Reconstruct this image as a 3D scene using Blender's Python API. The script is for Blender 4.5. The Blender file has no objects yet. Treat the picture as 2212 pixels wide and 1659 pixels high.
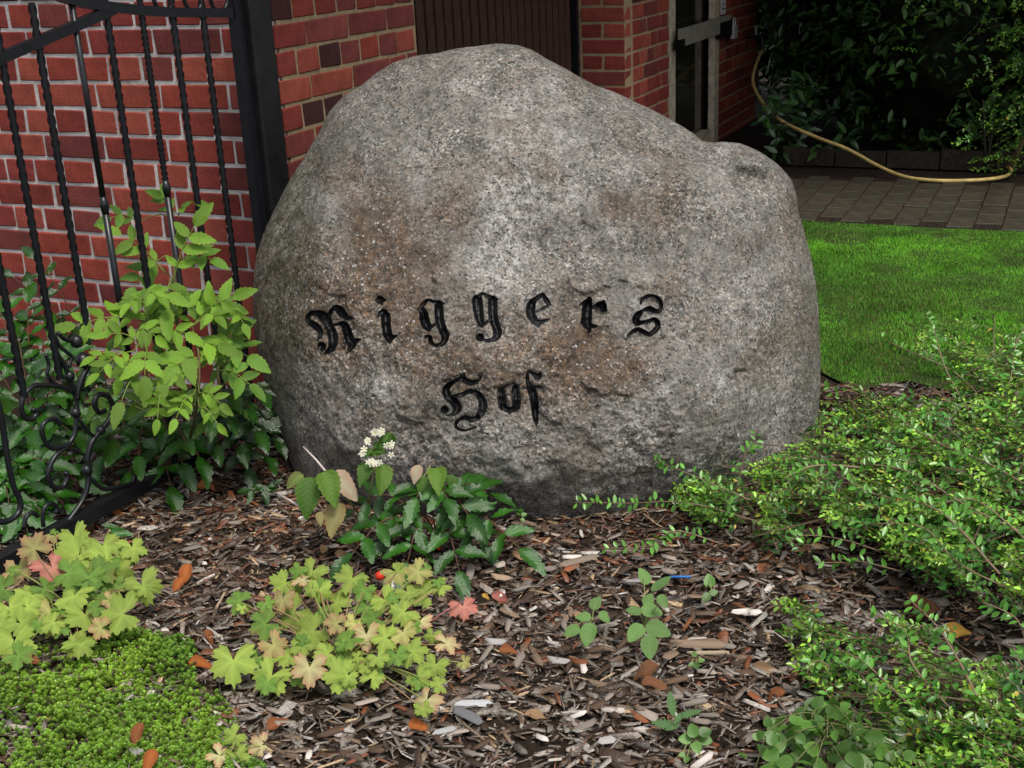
import bpy, math, random
import numpy as np
from math import radians, sin, cos, pi
from mathutils import Matrix, Vector

# ------------------------------------------------------------------ camera, sky, sun, exposure
scene = bpy.context.scene
FPX, CX, CY = 2661.3, 1106.0, 829.5          # focal length and centre, in units of a 2212 x 1659 frame
PITCH, ROLL, EYE = radians(20.1), radians(2.75), 1.40
Fw = np.array([0, cos(PITCH), -sin(PITCH)]); R0 = np.array([1., 0, 0]); U0 = np.array([0, sin(PITCH), cos(PITCH)])
Rt = cos(ROLL) * R0 - sin(ROLL) * U0; Up = sin(ROLL) * R0 + cos(ROLL) * U0
CAM = np.array([0, 0, EYE])
cam = bpy.data.cameras.new('camera'); cam.sensor_fit = 'HORIZONTAL'; cam.sensor_width = 36
cam.lens = 36 * FPX / 2212; cam.clip_start = 0.05; cam.clip_end = 500
cam_ob = bpy.data.objects.new('camera', cam); scene.collection.objects.link(cam_ob)
cam_ob.matrix_world = Matrix([[Rt[i], Up[i], -Fw[i], CAM[i]] for i in range(3)] + [[0, 0, 0, 1]])
scene.camera = cam_ob

SUN_EL, SUN_AZ = radians(62), radians(150)     # azimuth clockwise from +Y: behind the camera, to the right
world = bpy.data.worlds.new('World'); scene.world = world; world.use_nodes = True
wn, wl = world.node_tree.nodes, world.node_tree.links
sky = wn.new('ShaderNodeTexSky'); sky.sky_type = 'NISHITA'; sky.sun_disc = False
sky.sun_elevation = SUN_EL; sky.sun_rotation = SUN_AZ; sky.air_density = 1.0; sky.dust_density = 3.0
hs = wn.new('ShaderNodeHueSaturation'); hs.inputs['Saturation'].default_value = 0.28
wl.new(sky.outputs[0], hs.inputs['Color']); wl.new(hs.outputs[0], wn['Background'].inputs[0])
wn['Background'].inputs[1].default_value = 0.095
sun = bpy.data.lights.new('sun', 'SUN'); sun.energy = 1.5; sun.angle = radians(14); sun.color = (1, .93, .82)
sun_ob = bpy.data.objects.new('sun', sun); scene.collection.objects.link(sun_ob)
sd = Vector((sin(SUN_AZ) * cos(SUN_EL), cos(SUN_AZ) * cos(SUN_EL), sin(SUN_EL)))
sun_ob.rotation_euler = sd.to_track_quat('Z', 'Y').to_euler(); sun_ob.location = sd * 20
vs = scene.view_settings; vs.view_transform = 'Standard'; vs.look = 'None'; vs.gamma = 1; vs.exposure = 0.88
vs.use_curve_mapping = False

# ------------------------------------------------------------------ places: a ray through a point of the frame, met with a real surface
def ray(x, y): return Fw + Rt * ((x - CX) / FPX) - Up * ((y - CY) / FPX)
def ground(x, y, z=0.0): d = ray(x, y); return CAM + d * ((z - EYE) / d[2])
def dep(x, y, d): return CAM + ray(x, y) * d
def onplane(x, y, p, n): d = ray(x, y); return CAM + d * (np.dot(p - CAM, n) / np.dot(d, n))
def proj(P):
    q = np.asarray(P) - CAM; d = q @ Fw
    return CX + FPX * (q @ Rt) / d, CY - FPX * (q @ Up) / d

# ------------------------------------------------------------------ helpers
COL = scene.collection
def rngs(k): return np.random.default_rng(k)
def np_mesh(name, V, F, mat=None, col=None, smooth=False):
    V = np.ascontiguousarray(V, dtype=np.float32); F = np.ascontiguousarray(F, dtype=np.int32)
    me = bpy.data.meshes.new(name); n, k = F.shape
    me.vertices.add(len(V)); me.vertices.foreach_set('co', V.ravel())
    me.loops.add(n * k); me.loops.foreach_set('vertex_index', F.ravel())
    me.polygons.add(n); me.polygons.foreach_set('loop_start', np.arange(0, n * k, k, dtype=np.int32))
    try: me.polygons.foreach_set('loop_total', np.full(n, k, dtype=np.int32))
    except Exception: pass
    if smooth: me.polygons.foreach_set('use_smooth', np.ones(n, dtype=bool))
    me.update(calc_edges=True)
    if col is not None:
        c = np.ones((len(V), 4), dtype=np.float32); c[:, :3] = col
        me.color_attributes.new('Col', 'FLOAT_COLOR', 'POINT').data.foreach_set('color', c.ravel())
    if mat is not None: me.materials.append(mat)
    return me
def py_mesh(name, V, F, mat=None, col=None, smooth=False):
    me = bpy.data.meshes.new(name); me.from_pydata([tuple(map(float, v)) for v in V], [], [tuple(map(int, f)) for f in F])
    if smooth: me.polygons.foreach_set('use_smooth', [True] * len(me.polygons))
    if col is not None:
        c = np.ones((len(V), 4), dtype=np.float32); c[:, :3] = col
        me.color_attributes.new('Col', 'FLOAT_COLOR', 'POINT').data.foreach_set('color', c.ravel())
    if mat is not None: me.materials.append(mat)
    me.update(); return me
def link(name, me, parent=None, M=None):
    o = bpy.data.objects.new(name, me); COL.objects.link(o)
    if M is not None: o.matrix_basis = Matrix(M)
    if parent is not None:
        o.parent = parent
        if 'base' in PINV and parent.name in PINV['base']: o.matrix_parent_inverse = PINV['base'][parent.name]
    return o
PINV = {'base': {}}
def thing(name, label, cat, loc=(0, 0, 0), group=None):
    o = bpy.data.objects.new(name, None); COL.objects.link(o); o.location = tuple(map(float, loc)); o.empty_display_size = 0.05
    PINV['base'][o.name] = Matrix.Translation(-Vector(tuple(map(float, loc))))
    o['label'] = label; o['category'] = cat
    if group: o['group'] = group
    return o
def tag(o, label=None, cat=None, group=None, kind=None):
    if label: o['label'] = label
    if cat: o['category'] = cat
    if group: o['group'] = group
    if kind: o['kind'] = kind
    return o
class MB:
    def __init__(s): s.V = []; s.F = []; s.C = []
    def add(s, V, F, c=(1, 1, 1)):
        k = len(s.V); s.V.extend(V); s.F.extend([tuple(i + k for i in f) for f in F]); s.C.extend([c] * len(V) if np.ndim(c) == 1 else list(c))
    def box(s, o, ax, ay, az, c=(1, 1, 1)):      # o = corner, three edge vectors
        o, ax, ay, az = map(np.asarray, (o, ax, ay, az))
        P = [o, o + ax, o + ax + ay, o + ay, o + az, o + ax + az, o + ax + ay + az, o + ay + az]
        s.add(P, [(0, 3, 2, 1), (4, 5, 6, 7), (0, 1, 5, 4), (1, 2, 6, 5), (2, 3, 7, 6), (3, 0, 4, 7)], c)
    def tube(s, P, r, n=6, c=(1, 1, 1), cap=True, sq=None):
        P = [np.asarray(p, float) for p in P]; r = np.broadcast_to(r, (len(P),)); up = np.array([0.13, 0.27, 0.95]); V = []; 
        for i, p in enumerate(P):
            t = P[min(i + 1, len(P) - 1)] - P[max(i - 1, 0)]; t = t / (np.linalg.norm(t) + 1e-9)
            if i == 0: u = np.cross(t, up); 
            else: u = u - t * (u @ t)
            if np.linalg.norm(u) < 1e-4: u = np.cross(t, np.array([1., 0, 0]))
            u = u / np.linalg.norm(u); w = np.cross(t, u)
            for k in range(n):
                an = 2 * pi * (k + .5) / n; V.append(p + r[i] * (cos(an) * u + sin(an) * w))
        F = [(i * n + k, i * n + (k + 1) % n, (i + 1) * n + (k + 1) % n, (i + 1) * n + k) for i in range(len(P) - 1) for k in range(n)]
        if cap: F += [tuple(range(n))[::-1], tuple(range((len(P) - 1) * n, len(P) * n))]
        s.add(V, F, c)
    def build(s, name, mat=None, parent=None, smooth=False):
        return link(name, py_mesh(name, s.V, s.F, mat, np.array(s.C), smooth), parent)
def smoothline(P, n=6):
    P = np.asarray(P, float); Q = np.vstack([2 * P[0] - P[1], P, 2 * P[-1] - P[-2]]); out = []
    for i in range(1, len(Q) - 2):
        for k in range(n):
            t = k / n; a, b, c, d = Q[i - 1], Q[i], Q[i + 1], Q[i + 2]
            out.append(.5 * (2 * b + (c - a) * t + (2 * a - 5 * b + 4 * c - d) * t * t + (3 * b - a - 3 * c + d) * t ** 3))
    out.append(P[-1]); return np.array(out)
def hash3(i, j, k, s):
    h = (i.astype(np.int64) * 374761393 + j.astype(np.int64) * 668265263 + k.astype(np.int64) * 2147483647 + s * 974634777) & 0xffffffff
    h = ((h ^ (h >> 13)) * 1274126177) & 0xffffffff; h = (h ^ (h >> 16)) & 0xffffffff
    return h / 2147483648.0 - 1.0
def vnoise(P, s=0):
    P = np.asarray(P, float); I = np.floor(P).astype(np.int64); f = P - I; f = f * f * f * (f * (f * 6 - 15) + 10); r = 0
    for a in (0, 1):
        for b in (0, 1):
            for c in (0, 1):
                w = (f[:, 0] if a else 1 - f[:, 0]) * (f[:, 1] if b else 1 - f[:, 1]) * (f[:, 2] if c else 1 - f[:, 2])
                r = r + w * hash3(I[:, 0] + a, I[:, 1] + b, I[:, 2] + c, s)
    return r
def fbm(P, sc, o=4, s=0, g=.5):
    r = 0; A = 1
    for k in range(o): r = r + A * vnoise(np.asarray(P) * sc * 2 ** k, s + k); A *= g
    return r
def rotm(yaw, pitch, roll):
    n = len(yaw); cy, sy, cp, sp, cr, sr = np.cos(yaw), np.sin(yaw), np.cos(pitch), np.sin(pitch), np.cos(roll), np.sin(roll)
    Z = np.zeros(n); O = np.ones(n)
    A = np.stack([cy, -sy, Z, sy, cy, Z, Z, Z, O], 1).reshape(n, 3, 3)
    B = np.stack([O, Z, Z, Z, cp, -sp, Z, sp, cp], 1).reshape(n, 3, 3)
    D = np.stack([cr, Z, sr, Z, O, Z, -sr, Z, cr], 1).reshape(n, 3, 3)
    return A @ B @ D
def scatter(T, F, Rm, S, t):
    T = np.asarray(T, float); S = np.asarray(S, float)
    if S.ndim == 1: S = S[:, None] * np.ones(3)
    V = np.einsum('nij,nkj->nki', Rm, T[None] * S[:, None, :]) + t[:, None, :]
    N, k = V.shape[:2]; F = np.asarray(F)
    return V.reshape(-1, 3), (F[None] + (np.arange(N) * k)[:, None, None]).reshape(-1, F.shape[1])
def unit(v): v = np.asarray(v, float); return v / (np.linalg.norm(v) + 1e-12)
def frame(d, nrm):       # local Y along d, local Z near nrm
    y = unit(d); x = unit(np.cross(y, nrm)); z = np.cross(x, y); return np.stack([x, y, z], 1)
def mat4(R, t, s=1.0):
    M = np.eye(4); M[:3, :3] = np.asarray(R) * s; M[:3, 3] = t; return M
def inpoly(x, y, P):
    P = np.asarray(P, float); r = np.zeros(np.shape(x), bool); j = len(P) - 1
    for i in range(len(P)):
        c = ((P[i, 1] > y) != (P[j, 1] > y)) & (x < (P[j, 0] - P[i, 0]) * (y - P[i, 1]) / (P[j, 1] - P[i, 1] + 1e-12) + P[i, 0])
        r ^= c; j = i
    return r

# ------------------------------------------------------------------ materials
class NT:
    def __init__(s, name):
        s.m = bpy.data.materials.new(name); s.m.use_nodes = True; s.n = s.m.node_tree.nodes; s.l = s.m.node_tree.links
        s.p = s.n['Principled BSDF']; s.out = s.n['Material Output']
    def node(s, t, **kw):
        o = s.n.new('ShaderNode' + t)
        for k, v in kw.items():
            if k in o.inputs: s.put(o.inputs[k], v)
            else: setattr(o, k, v)
        return o
    def put(s, sock, v):
        if hasattr(v, 'default_value') and hasattr(v, 'is_output'): s.l.new(v, sock)
        else: sock.default_value = v
    def tex(s, kind='Object'): return s.node('TexCoord').outputs[kind]
    def noise(s, scale, detail=3, rough=.55, vec=None, dist=0.0):
        o = s.node('TexNoise'); o.inputs['Scale'].default_value = scale; o.inputs['Detail'].default_value = detail
        o.inputs['Roughness'].default_value = rough; o.inputs['Distortion'].default_value = dist
        s.l.new(vec if vec is not None else s.tex(), o.inputs['Vector']); return o.outputs['Fac']
    def ramp(s, fac, stops, interp='LINEAR'):
        o = s.node('ValToRGB'); e = o.color_ramp; e.interpolation = interp
        while len(e.elements) < len(stops): e.elements.new(.5)
        for el, (p, c) in zip(e.elements, stops):
            el.position = p; el.color = (c, c, c, 1) if np.isscalar(c) else (*c, 1)
        s.l.new(fac, o.inputs[0]); return o.outputs[0]
    def mix(s, fac, a, b, mode='MIX'):
        o = s.node('Mix', data_type='RGBA', blend_type=mode); i = o.inputs
        s.put(i[0], fac); s.put(i[6], a if not isinstance(a, tuple) else (*a, 1)); s.put(i[7], b if not isinstance(b, tuple) else (*b, 1)); return o.outputs[2]
    def math(s, op, a, b=0.0):
        o = s.node('Math', operation=op); s.put(o.inputs[0], a); s.put(o.inputs[1], b); return o.outputs[0]
    def attr(s, name='Col'): return s.node('Attribute', attribute_name=name)
    def rand(s): return s.node('ObjectInfo').outputs['Random']
    def bump(s, h, strength=.4, dist=.01, nrm=None):
        o = s.node('Bump'); o.inputs['Strength'].default_value = strength; o.inputs['Distance'].default_value = dist
        s.l.new(h, o.inputs['Height'])
        if nrm is not None: s.l.new(nrm, o.inputs['Normal'])
        s.l.new(o.outputs[0], s.p.inputs['Normal']); return o.outputs[0]
    def base(s, c, rough=.7, spec=.4, metal=0):
        s.put(s.p.inputs['Base Color'], c if not isinstance(c, tuple) else (*c, 1)); s.put(s.p.inputs['Roughness'], rough)
        s.p.inputs['Specular IOR Level'].default_value = spec; s.p.inputs['Metallic'].default_value = metal; return s
def leafmat(name, rough=.45, spec=.45, trans=.25, vary=.35, bump=.25, tint=(1, 1, 1), blotch=0.0, vein=0.0):
    t = NT(name); a = t.attr().outputs['Color']; r = t.rand()
    v = t.ramp(r, [(0, 1 - vary), (1, 1 + vary * .6)])
    c = t.mix(1.0, a, v, 'MULTIPLY'); nz = t.noise(60, 3)
    c = t.mix(1.0, c, t.ramp(nz, [(.3, .72), (.7, 1.18)]), 'MULTIPLY'); c = t.mix(1.0, c, tint, 'MULTIPLY')
    vh = None
    if vein:
        sx = t.node('SeparateXYZ'); t.l.new(t.tex('Generated'), sx.inputs[0]); ax_ = t.math('ABSOLUTE', t.math('SUBTRACT', sx.outputs[0], .5))
        wv = t.math('SINE', t.math('SUBTRACT', t.math('MULTIPLY', sx.outputs[1], 46), t.math('MULTIPLY', ax_, 34))); vh = t.ramp(wv, [(.55, 0), (1, 1)])
        c = t.mix(t.math('MULTIPLY', vh, vein), c, t.mix(1.0, c, (1.5, 1.4, 1.5), 'MULTIPLY'))
    if blotch:
        sp = t.ramp(t.noise(90, 2), [(.66, 0.0), (.74, blotch)]); c = t.mix(sp, c, (.09, .045, .02))
    t.base(c, rough, spec); hb = t.noise(170, 2)
    if vh is not None: hb = t.math('SUBTRACT', hb, t.math('MULTIPLY', vh, .8))
    t.bump(hb, bump, .002)
    tr = t.node('BsdfTranslucent'); t.put(tr.inputs['Color'], t.mix(1.0, c, (1.1, 1.15, .6), 'MULTIPLY'))
    mx = t.node('MixShader'); mx.inputs[0].default_value = trans
    t.l.new(t.p.outputs[0], mx.inputs[1]); t.l.new(tr.outputs[0], mx.inputs[2]); t.l.new(mx.outputs[0], t.out.inputs['Surface'])
    return t.m
def plain(name, c, rough=.6, spec=.4, metal=0, nscale=30, lo=.8, hi=1.15, bscale=120, bs=.2, bd=.002):
    t = NT(name); t.base(t.mix(1.0, c, t.ramp(t.noise(nscale, 4), [(.3, lo), (.7, hi)]), 'MULTIPLY'), rough, spec, metal)
    t.bump(t.noise(bscale, 4), bs, bd); return t.m
M = {}
def brickmat(name, stops):
    t = NT(name); c = t.ramp(t.rand(), stops, 'CONSTANT'); n1 = t.noise(14, 4); n2 = t.noise(140, 3)
    c = t.mix(1.0, c, t.ramp(n1, [(.3, .72), (.7, 1.22)]), 'MULTIPLY'); c = t.mix(1.0, c, t.ramp(n2, [(.35, .78), (.65, 1.15)]), 'MULTIPLY')
    c = t.mix(t.ramp(t.noise(22, 3), [(.64, 0), (.8, .55)]), c, (.05, .022, .02))
    t.base(c, .85, .25); t.bump(t.math('ADD', n2, t.math('MULTIPLY', n1, 1.5)), .5, .002); return t.m
M['brick'] = brickmat('red_brick', [(0, (.25, .046, .031)), (.12, (.2, .036, .027)), (.28, (.285, .062, .042)), (.44, (.22, .04, .033)), (.58, (.175, .042, .036)), (.7, (.3, .068, .044)), (.82, (.24, .058, .048)), (.9, (.135, .032, .03)), (.96, (.055, .019, .019))])
M['mortar_pale'] = plain('pale_mortar', (.56, .53, .52), .95, .1, 0, 16, .6, 1.15, 160, .6, .004)
M['mortar_sand'] = plain('sandy_mortar', (.33, .25, .15), .95, .1, 0, 45, .7, 1.12, 160, .5, .003)
M['iron'] = plain('black_painted_iron', (.008, .009, .012), .34, .42, 0, 40, .7, 1.3, 200, .1, .001)
M['post'] = plain('black_post_paint', (.007, .008, .008), .5, .25, 0, 18, .6, 1.6, 60, .15, .001)
M['slat'] = plain('dark_brown_board', (.06, .03, .021), .6, .3, 0, 12, .6, 1.3, 80, .2, .001)
M['dark'] = plain('dark_void', (.006, .0055, .005), .9, .1)
M['frame_wood'] = plain('weathered_pale_frame', (.5, .43, .32), .7, .3, 0, 25, .6, 1.2, 90, .3, .002)
M['bar_steel'] = plain('dull_olive_steel', (.24, .225, .18), .55, .4, 0, 14, .7, 1.2)
M['padlock'] = plain('worn_silver_metal', (.55, .56, .55), .45, .5, .3, 60, .6, 1.1)
M['plate'] = plain('white_enamel', (.62, .58, .55), .5, .4)
M['ink'] = plain('grey_print', (.12, .1, .1), .6, .3)
M['hose'] = plain('yellow_hose', (.62, .47, .17), .6, .35, 0, 14, .65, 1.2)
M['soil'] = plain('dark_soil', (.022, .015, .011), .95, .15, 0, 30, .5, 1.5, 60, .8, .01)
M['lawn'] = plain('lawn_soil', (.04, .06, .018), .95, .1, 0, 12, .6, 1.4, 80, .8, .01)
M['paint'] = plain('black_letter_paint', (.0035, .0035, .0045), .42, .3, 0, 90, .6, 1.5, 220, .3, .001)
t = NT('paver'); t.base(t.mix(t.ramp(t.noise(7, 5, .7), [(.45, 0), (.65, .7)]), t.mix(1.0, t.mix(t.rand(), (.058, .043, .032), (.042, .034, .026)), t.ramp(t.noise(25, 4), [(.3, .5), (.7, 1.4)]), 'MULTIPLY'), (.022, .03, .012)), .6, .4); t.bump(t.noise(90, 3), .4, .003); M['paver'] = t.m
t = NT('window_pane'); t.base((.02, .018, .012), .08, .6); M['pane'] = t.m
t = NT('chips'); a = t.attr().outputs['Color']; n1 = t.noise(240, 4, .7)
t.base(t.mix(1.0, a, t.ramp(n1, [(.3, .35), (.7, 1.45)]), 'MULTIPLY'), .27, .65); t.bump(n1, .7, .003); M['chips'] = t.m
t = NT('single_chip'); a = t.attr().outputs['Color']; n1 = t.noise(220, 3); st = t.noise(40, 3)
t.base(t.mix(1.0, a, t.ramp(n1, [(.3, .62), (.7, 1.25)]), 'MULTIPLY'), .62, .4); t.bump(n1, .5, .002); M['chip1'] = t.m
M['leaf'] = leafmat('soft_leaf', .46, .4, .32, .38, .4, vein=.5)
M['gloss'] = leafmat('glossy_leaf', .19, .65, .08, .4, .3, vein=.4)
M['geranium'] = leafmat('geranium_leaf', .5, .35, .3, .2, .5, (1, 1, 1), .3)
M['small'] = leafmat('small_leaf', .32, .6, .22, 0)
M['grass'] = leafmat('grass_blade', .65, .2, .25, 0)
M['seed'] = leafmat('spotted_leaf', .5, .35, .2, .2, .4, (1, 1, 1), .9, vein=.5)
M['dry'] = leafmat('dry_leaf', .6, .3, .2, .1, .6)
M['petal'] = leafmat('white_petal', .6, .3, .3, .1)
M['hedge'] = leafmat('dark_leaf', .4, .35, .12, 0)
t = NT('stem'); t.base(t.attr().outputs['Color'], .6, .3); M['stem'] = t.m
M['bark'] = plain('dark_bark', (.03, .022, .016), .9, .2, 0, 40, .5, 1.4, 90, .8, .004)
# granite: speckled grey with brown stains, pale patches and green algae (masks are stored on the surface)
t = NT('granite'); st = t.attr('Col'); sep = t.node('SeparateColor'); t.l.new(st.outputs['Color'], sep.inputs[0])
n_f = t.noise(420, 2, .6); n_m = t.noise(70, 5, .7); n_l = t.noise(9, 5, .65)
def cells(sc, out='Color'):
    o_ = t.node('TexVoronoi'); o_.inputs['Scale'].default_value = sc; w_ = t.node('VectorMath', operation='ADD'); t.l.new(t.tex(), w_.inputs[0])
    nv = t.node('TexNoise'); nv.inputs['Scale'].default_value = sc * .8; sv = t.node('VectorMath', operation='SCALE'); t.l.new(t.tex(), nv.inputs['Vector']); t.l.new(nv.outputs['Color'], sv.inputs[0]); sv.inputs['Scale'].default_value = .9 / sc
    t.l.new(sv.outputs[0], w_.inputs[1]); t.l.new(w_.outputs[0], o_.inputs['Vector']); s_ = t.node('SeparateColor'); t.l.new(o_.outputs['Color'], s_.inputs[0]); return s_.outputs
g1, g2 = cells(210), cells(95)
c = t.ramp(g1[0], [(0, (.04, .039, .038)), (.12, (.095, .092, .086)), (.3, (.16, .153, .141)), (.6, (.225, .213, .193)), (.85, (.33, .312, .28)), (1, (.52, .5, .47))])   # crystals
c = t.mix(1.0, c, t.ramp(n_m, [(.32, .44), (.5, .78), (.68, 1.25)]), 'MULTIPLY')
c = t.mix(1.0, c, t.ramp(n_l, [(.3, .52), (.7, 1.36)]), 'MULTIPLY')
c = t.mix(t.ramp(g2[1], [(.8, 0), (.9, .35)]), c, (.34, .25, .19))
c = t.mix(t.ramp(t.noise(6, 5, .7), [(.42, 0), (.62, .62)]), c, t.mix(1.0, (.185, .177, .16), t.ramp(t.noise(36, 5, .72), [(.32, .45), (.68, 1.35)]), 'MULTIPLY'))      # weathered skin
pale = t.math('MULTIPLY', sep.outputs[1], t.ramp(t.noise(48, 5, .75), [(.42, 0), (.58, .9)]))
c = t.mix(pale, c, t.mix(1.0, (.42, .41, .39), t.ramp(g1[1], [(.1, .45), (.4, 1.0), (1, 1.25)]), 'MULTIPLY'))
brown = t.math('MULTIPLY', sep.outputs[0], t.ramp(t.noise(26, 6, .75), [(.34, .25), (.56, 1)]))
c = t.mix(brown, c, t.mix(1.0, c, (.66, .47, .33), 'MULTIPLY'))
green = t.math('MULTIPLY', sep.outputs[2], t.ramp(t.noise(30, 5, .7), [(.38, .1), (.62, 1)]))
c = t.mix(green, c, t.mix(1.0, c, (.3, .34, .16), 'MULTIPLY'))
speck = t.math('MULTIPLY', t.ramp(g1[2], [(.86, 0), (.9, .9)]), t.ramp(t.noise(60, 2), [(.42, .25), (.56, 1)]))
c = t.mix(speck, c, (.022, .02, .022))
cr = t.node('TexNoise'); cr.inputs['Scale'].default_value = 7; cr.inputs['Detail'].default_value = 7; cr.inputs['Roughness'].default_value = .62; t.l.new(t.tex(), cr.inputs['Vector'])
crack = t.math('MULTIPLY', t.ramp(t.math('ABSOLUTE', t.math('SUBTRACT', cr.outputs['Fac'], .5)), [(.0, .75), (.006, 0)]), t.ramp(t.noise(5, 2), [(.52, 0), (.6, 1)]))
c = t.mix(crack, c, (.03, .026, .022))
glint = t.math('MULTIPLY', t.ramp(g1[1], [(.972, 0), (.985, .8)]), t.math('ADD', t.math('MULTIPLY', sep.outputs[0], .75), .08)); c = t.mix(glint, c, (.6, .6, .62))  # glints painted into the colour as pale grains, mostly within the brown stains
t.base(c, .62, .4)
t.put(t.p.inputs['Roughness'], t.ramp(g2[0], [(0, .7), (.78, .55), (.88, .2)]))
h = t.math('ADD', t.math('MULTIPLY', g1[1], .35), t.math('ADD', t.math('MULTIPLY', n_m, 2.4), t.math('MULTIPLY', n_f, .5)))
h = t.math('SUBTRACT', h, t.math('MULTIPLY', crack, 1.2))
t.bump(h, .6, .008); M['granite'] = t.m

# ------------------------------------------------------------------ ground
AX = unit([.423, .906, 0]); BX = np.array([-AX[1], AX[0], 0])      # the two directions of the house: along its side, along its front
P0 = np.array([-.71, 3.78, 0.]); Z = np.array([0, 0, 1.])          # the house corner behind the gate post
def ghz(x, y): return .012 * fbm(np.stack([np.ravel(x), np.ravel(y), 0 * np.ravel(x)], 1), 4, 3, 5)
xs = np.concatenate([[-120, -20, -6], np.linspace(-2.5, 3.5, 150), [8, 25, 120]]); ys = np.concatenate([[-60, -10, -1], np.linspace(1, 6.5, 140), [9, 20, 150]])
X, Y = np.meshgrid(xs, ys); Zg = ghz(X, Y) * ((X.ravel() > -2.5) & (X.ravel() < 3.5) & (Y.ravel() > 1) & (Y.ravel() < 5.6)) - .012
Vg = np.stack([X.ravel(), Y.ravel(), Zg], 1); nx = len(xs)
Fg = np.array([(j * nx + i, j * nx + i + 1, (j + 1) * nx + i + 1, (j + 1) * nx + i) for j in range(len(ys) - 1) for i in range(nx - 1)])
tag(link('ground', np_mesh('ground', Vg, Fg, M['soil'], None, True)), kind='structure')

# lawn sheet and its grass, between the bed and the brick path
lawn_px = [(1700, 640), (1760, 800), (1850, 845), (1960, 825), (2060, 850), (2260, 880)]
lawn_near = [ground(*p) for p in lawn_px]
def pathline(a_, b_): return AX * a_ + BX * b_
LA = 6.0                                                            # where the path begins, measured along AX
lawn_far = [pathline(LA, b_) for b_ in (-3.2, -1.5, 0, 1.0, 1.7)]
lawn_poly = [p[:2] for p in lawn_near] + [np.array([3.4, 3.2])] + [p[:2] for p in lawn_far]
lw = np.array([(*p, .004) for p in lawn_poly])
tag(link('lawn', py_mesh('lawn', lw, [tuple(range(len(lw)))], M['lawn'])), kind='structure')
r = rngs(11); N = 560000
gx = r.uniform(.5, 3.4, N); gy = r.uniform(3.2, 6.9, N); k = inpoly(gx, gy, lawn_poly); gx, gy = gx[k], gy[k]
P3 = np.stack([gx, gy, 0 * gx], 1); bare = fbm(P3, 3.2, 3, 21); k = (bare > -.62) | (r.random(len(bare)) < .3); gx, gy, bare, P3 = gx[k], gy[k], bare[k], P3[k]
n = len(gx); T = np.array([[-.5, 0, 0], [.5, 0, 0], [0, .7, 1.0]])
hgt = r.uniform(.005, .012, n) * (1 + .75 * fbm(P3, 5, 3, 4)); S = np.stack([r.uniform(.0018, .0034, n), hgt * r.uniform(.3, 1.2, n), hgt], 1)
V, _ = scatter(T, [(0, 1, 2)], rotm(r.uniform(0, 2 * pi, n), 0 * gx, 0 * gx), S, np.stack([gx, gy, 0 * gx + .004], 1))
F = (np.arange(n) * 3)[:, None] + np.array([[0, 1, 2]])
patch = np.clip(.5 + .9 * fbm(P3, 2.6, 4, 8), 0, 1)[:, None]
cg = (np.array((.135, .38, .028)) * (1 - patch) + np.array((.095, .26, .028)) * patch) * r.uniform(.6, 1.35, (n, 1))
cg *= np.clip(1.1 + .35 * fbm(P3, 7, 4, 33), .6, 1.5)[:, None]
worn = fbm(P3, 3.1, 4, 28); dry = r.random(n) < .04 + .14 * np.clip((worn - .45) / .25, 0, 1); cg[dry] = np.array((.2, .18, .07)) * r.uniform(.6, 1.2, (dry.sum(), 1))
o = link('grass', np_mesh('grass', V, F, M['grass'], np.repeat(cg, 3, 0)))
tag(o, 'short green lawn grass between the boulder and the brick path', 'grass', kind='stuff')

# brick path: every paver is a piece of its own
path = link('brick_path', py_mesh('brick_path', [pathline(LA, -3.2) + Z * .001, pathline(7.15, -3.2) + Z * .001, pathline(7.15, 2.2) + Z * .001, pathline(LA, 2.2) + Z * .001], [(0, 1, 2, 3)], M['soil']))
tag(path, kind='structure')
def bevel_box(lx, ly, lz, bv, jit=0, seed=0):
    q = random.Random(seed); V = []; ids = {}
    for sx in (-1, 1):
        for sy in (-1, 1):
            for sz in (-1, 1):
                j = [q.uniform(-jit, jit) for _ in range(3)]
                c = np.array([sx * lx / 2 + j[0], sy * ly / 2 + j[1], sz * lz / 2 + j[2]])
                for ax in range(3):
                    o_ = np.array([sx, sy, sz], float) * bv; o_[ax] = 0; ids[(sx, sy, sz, ax)] = len(V); V.append(c - o_)
    F = []
    for ax in range(3):
        u, w = [k_ for k_ in range(3) if k_ != ax]
        for s in (-1, 1):
            def g(a, b, A=ax, U=u, W=w, S_=s):
                k_ = [0, 0, 0]; k_[A] = S_; k_[U] = a; k_[W] = b; return ids[(*k_, A)]
            F.append((g(-1, -1), g(1, -1), g(1, 1), g(-1, 1)))
    for ax in range(3):                                               # edges parallel to ax
        u, w = [k_ for k_ in range(3) if k_ != ax]
        for a in (-1, 1):
            for b in (-1, 1):
                e = []
                for s in (-1, 1):
                    k_ = [0, 0, 0]; k_[ax] = s; k_[u] = a; k_[w] = b; e.append((ids[(*k_, u)], ids[(*k_, w)]))
                F.append((e[0][0], e[0][1], e[1][1], e[1][0]))
    for sx in (-1, 1):
        for sy in (-1, 1):
            for sz in (-1, 1): F.append(tuple(ids[(sx, sy, sz, ax)] for ax in range(3)))
    me = py_mesh('piece', V, F)
    import bmesh
    bm = bmesh.new(); bm.from_mesh(me); bmesh.ops.recalc_face_normals(bm, faces=bm.faces); bm.to_mesh(me); bm.free()
    return me
pm = []
for k in range(4):
    m = bevel_box(.117, .196, .06, .004, .0025, k); m.materials.append(M['paver']); m.name = 'paver'; pm.append(m)
q = random.Random(5); RP = np.stack([-BX, AX, Z], 1)
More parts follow.
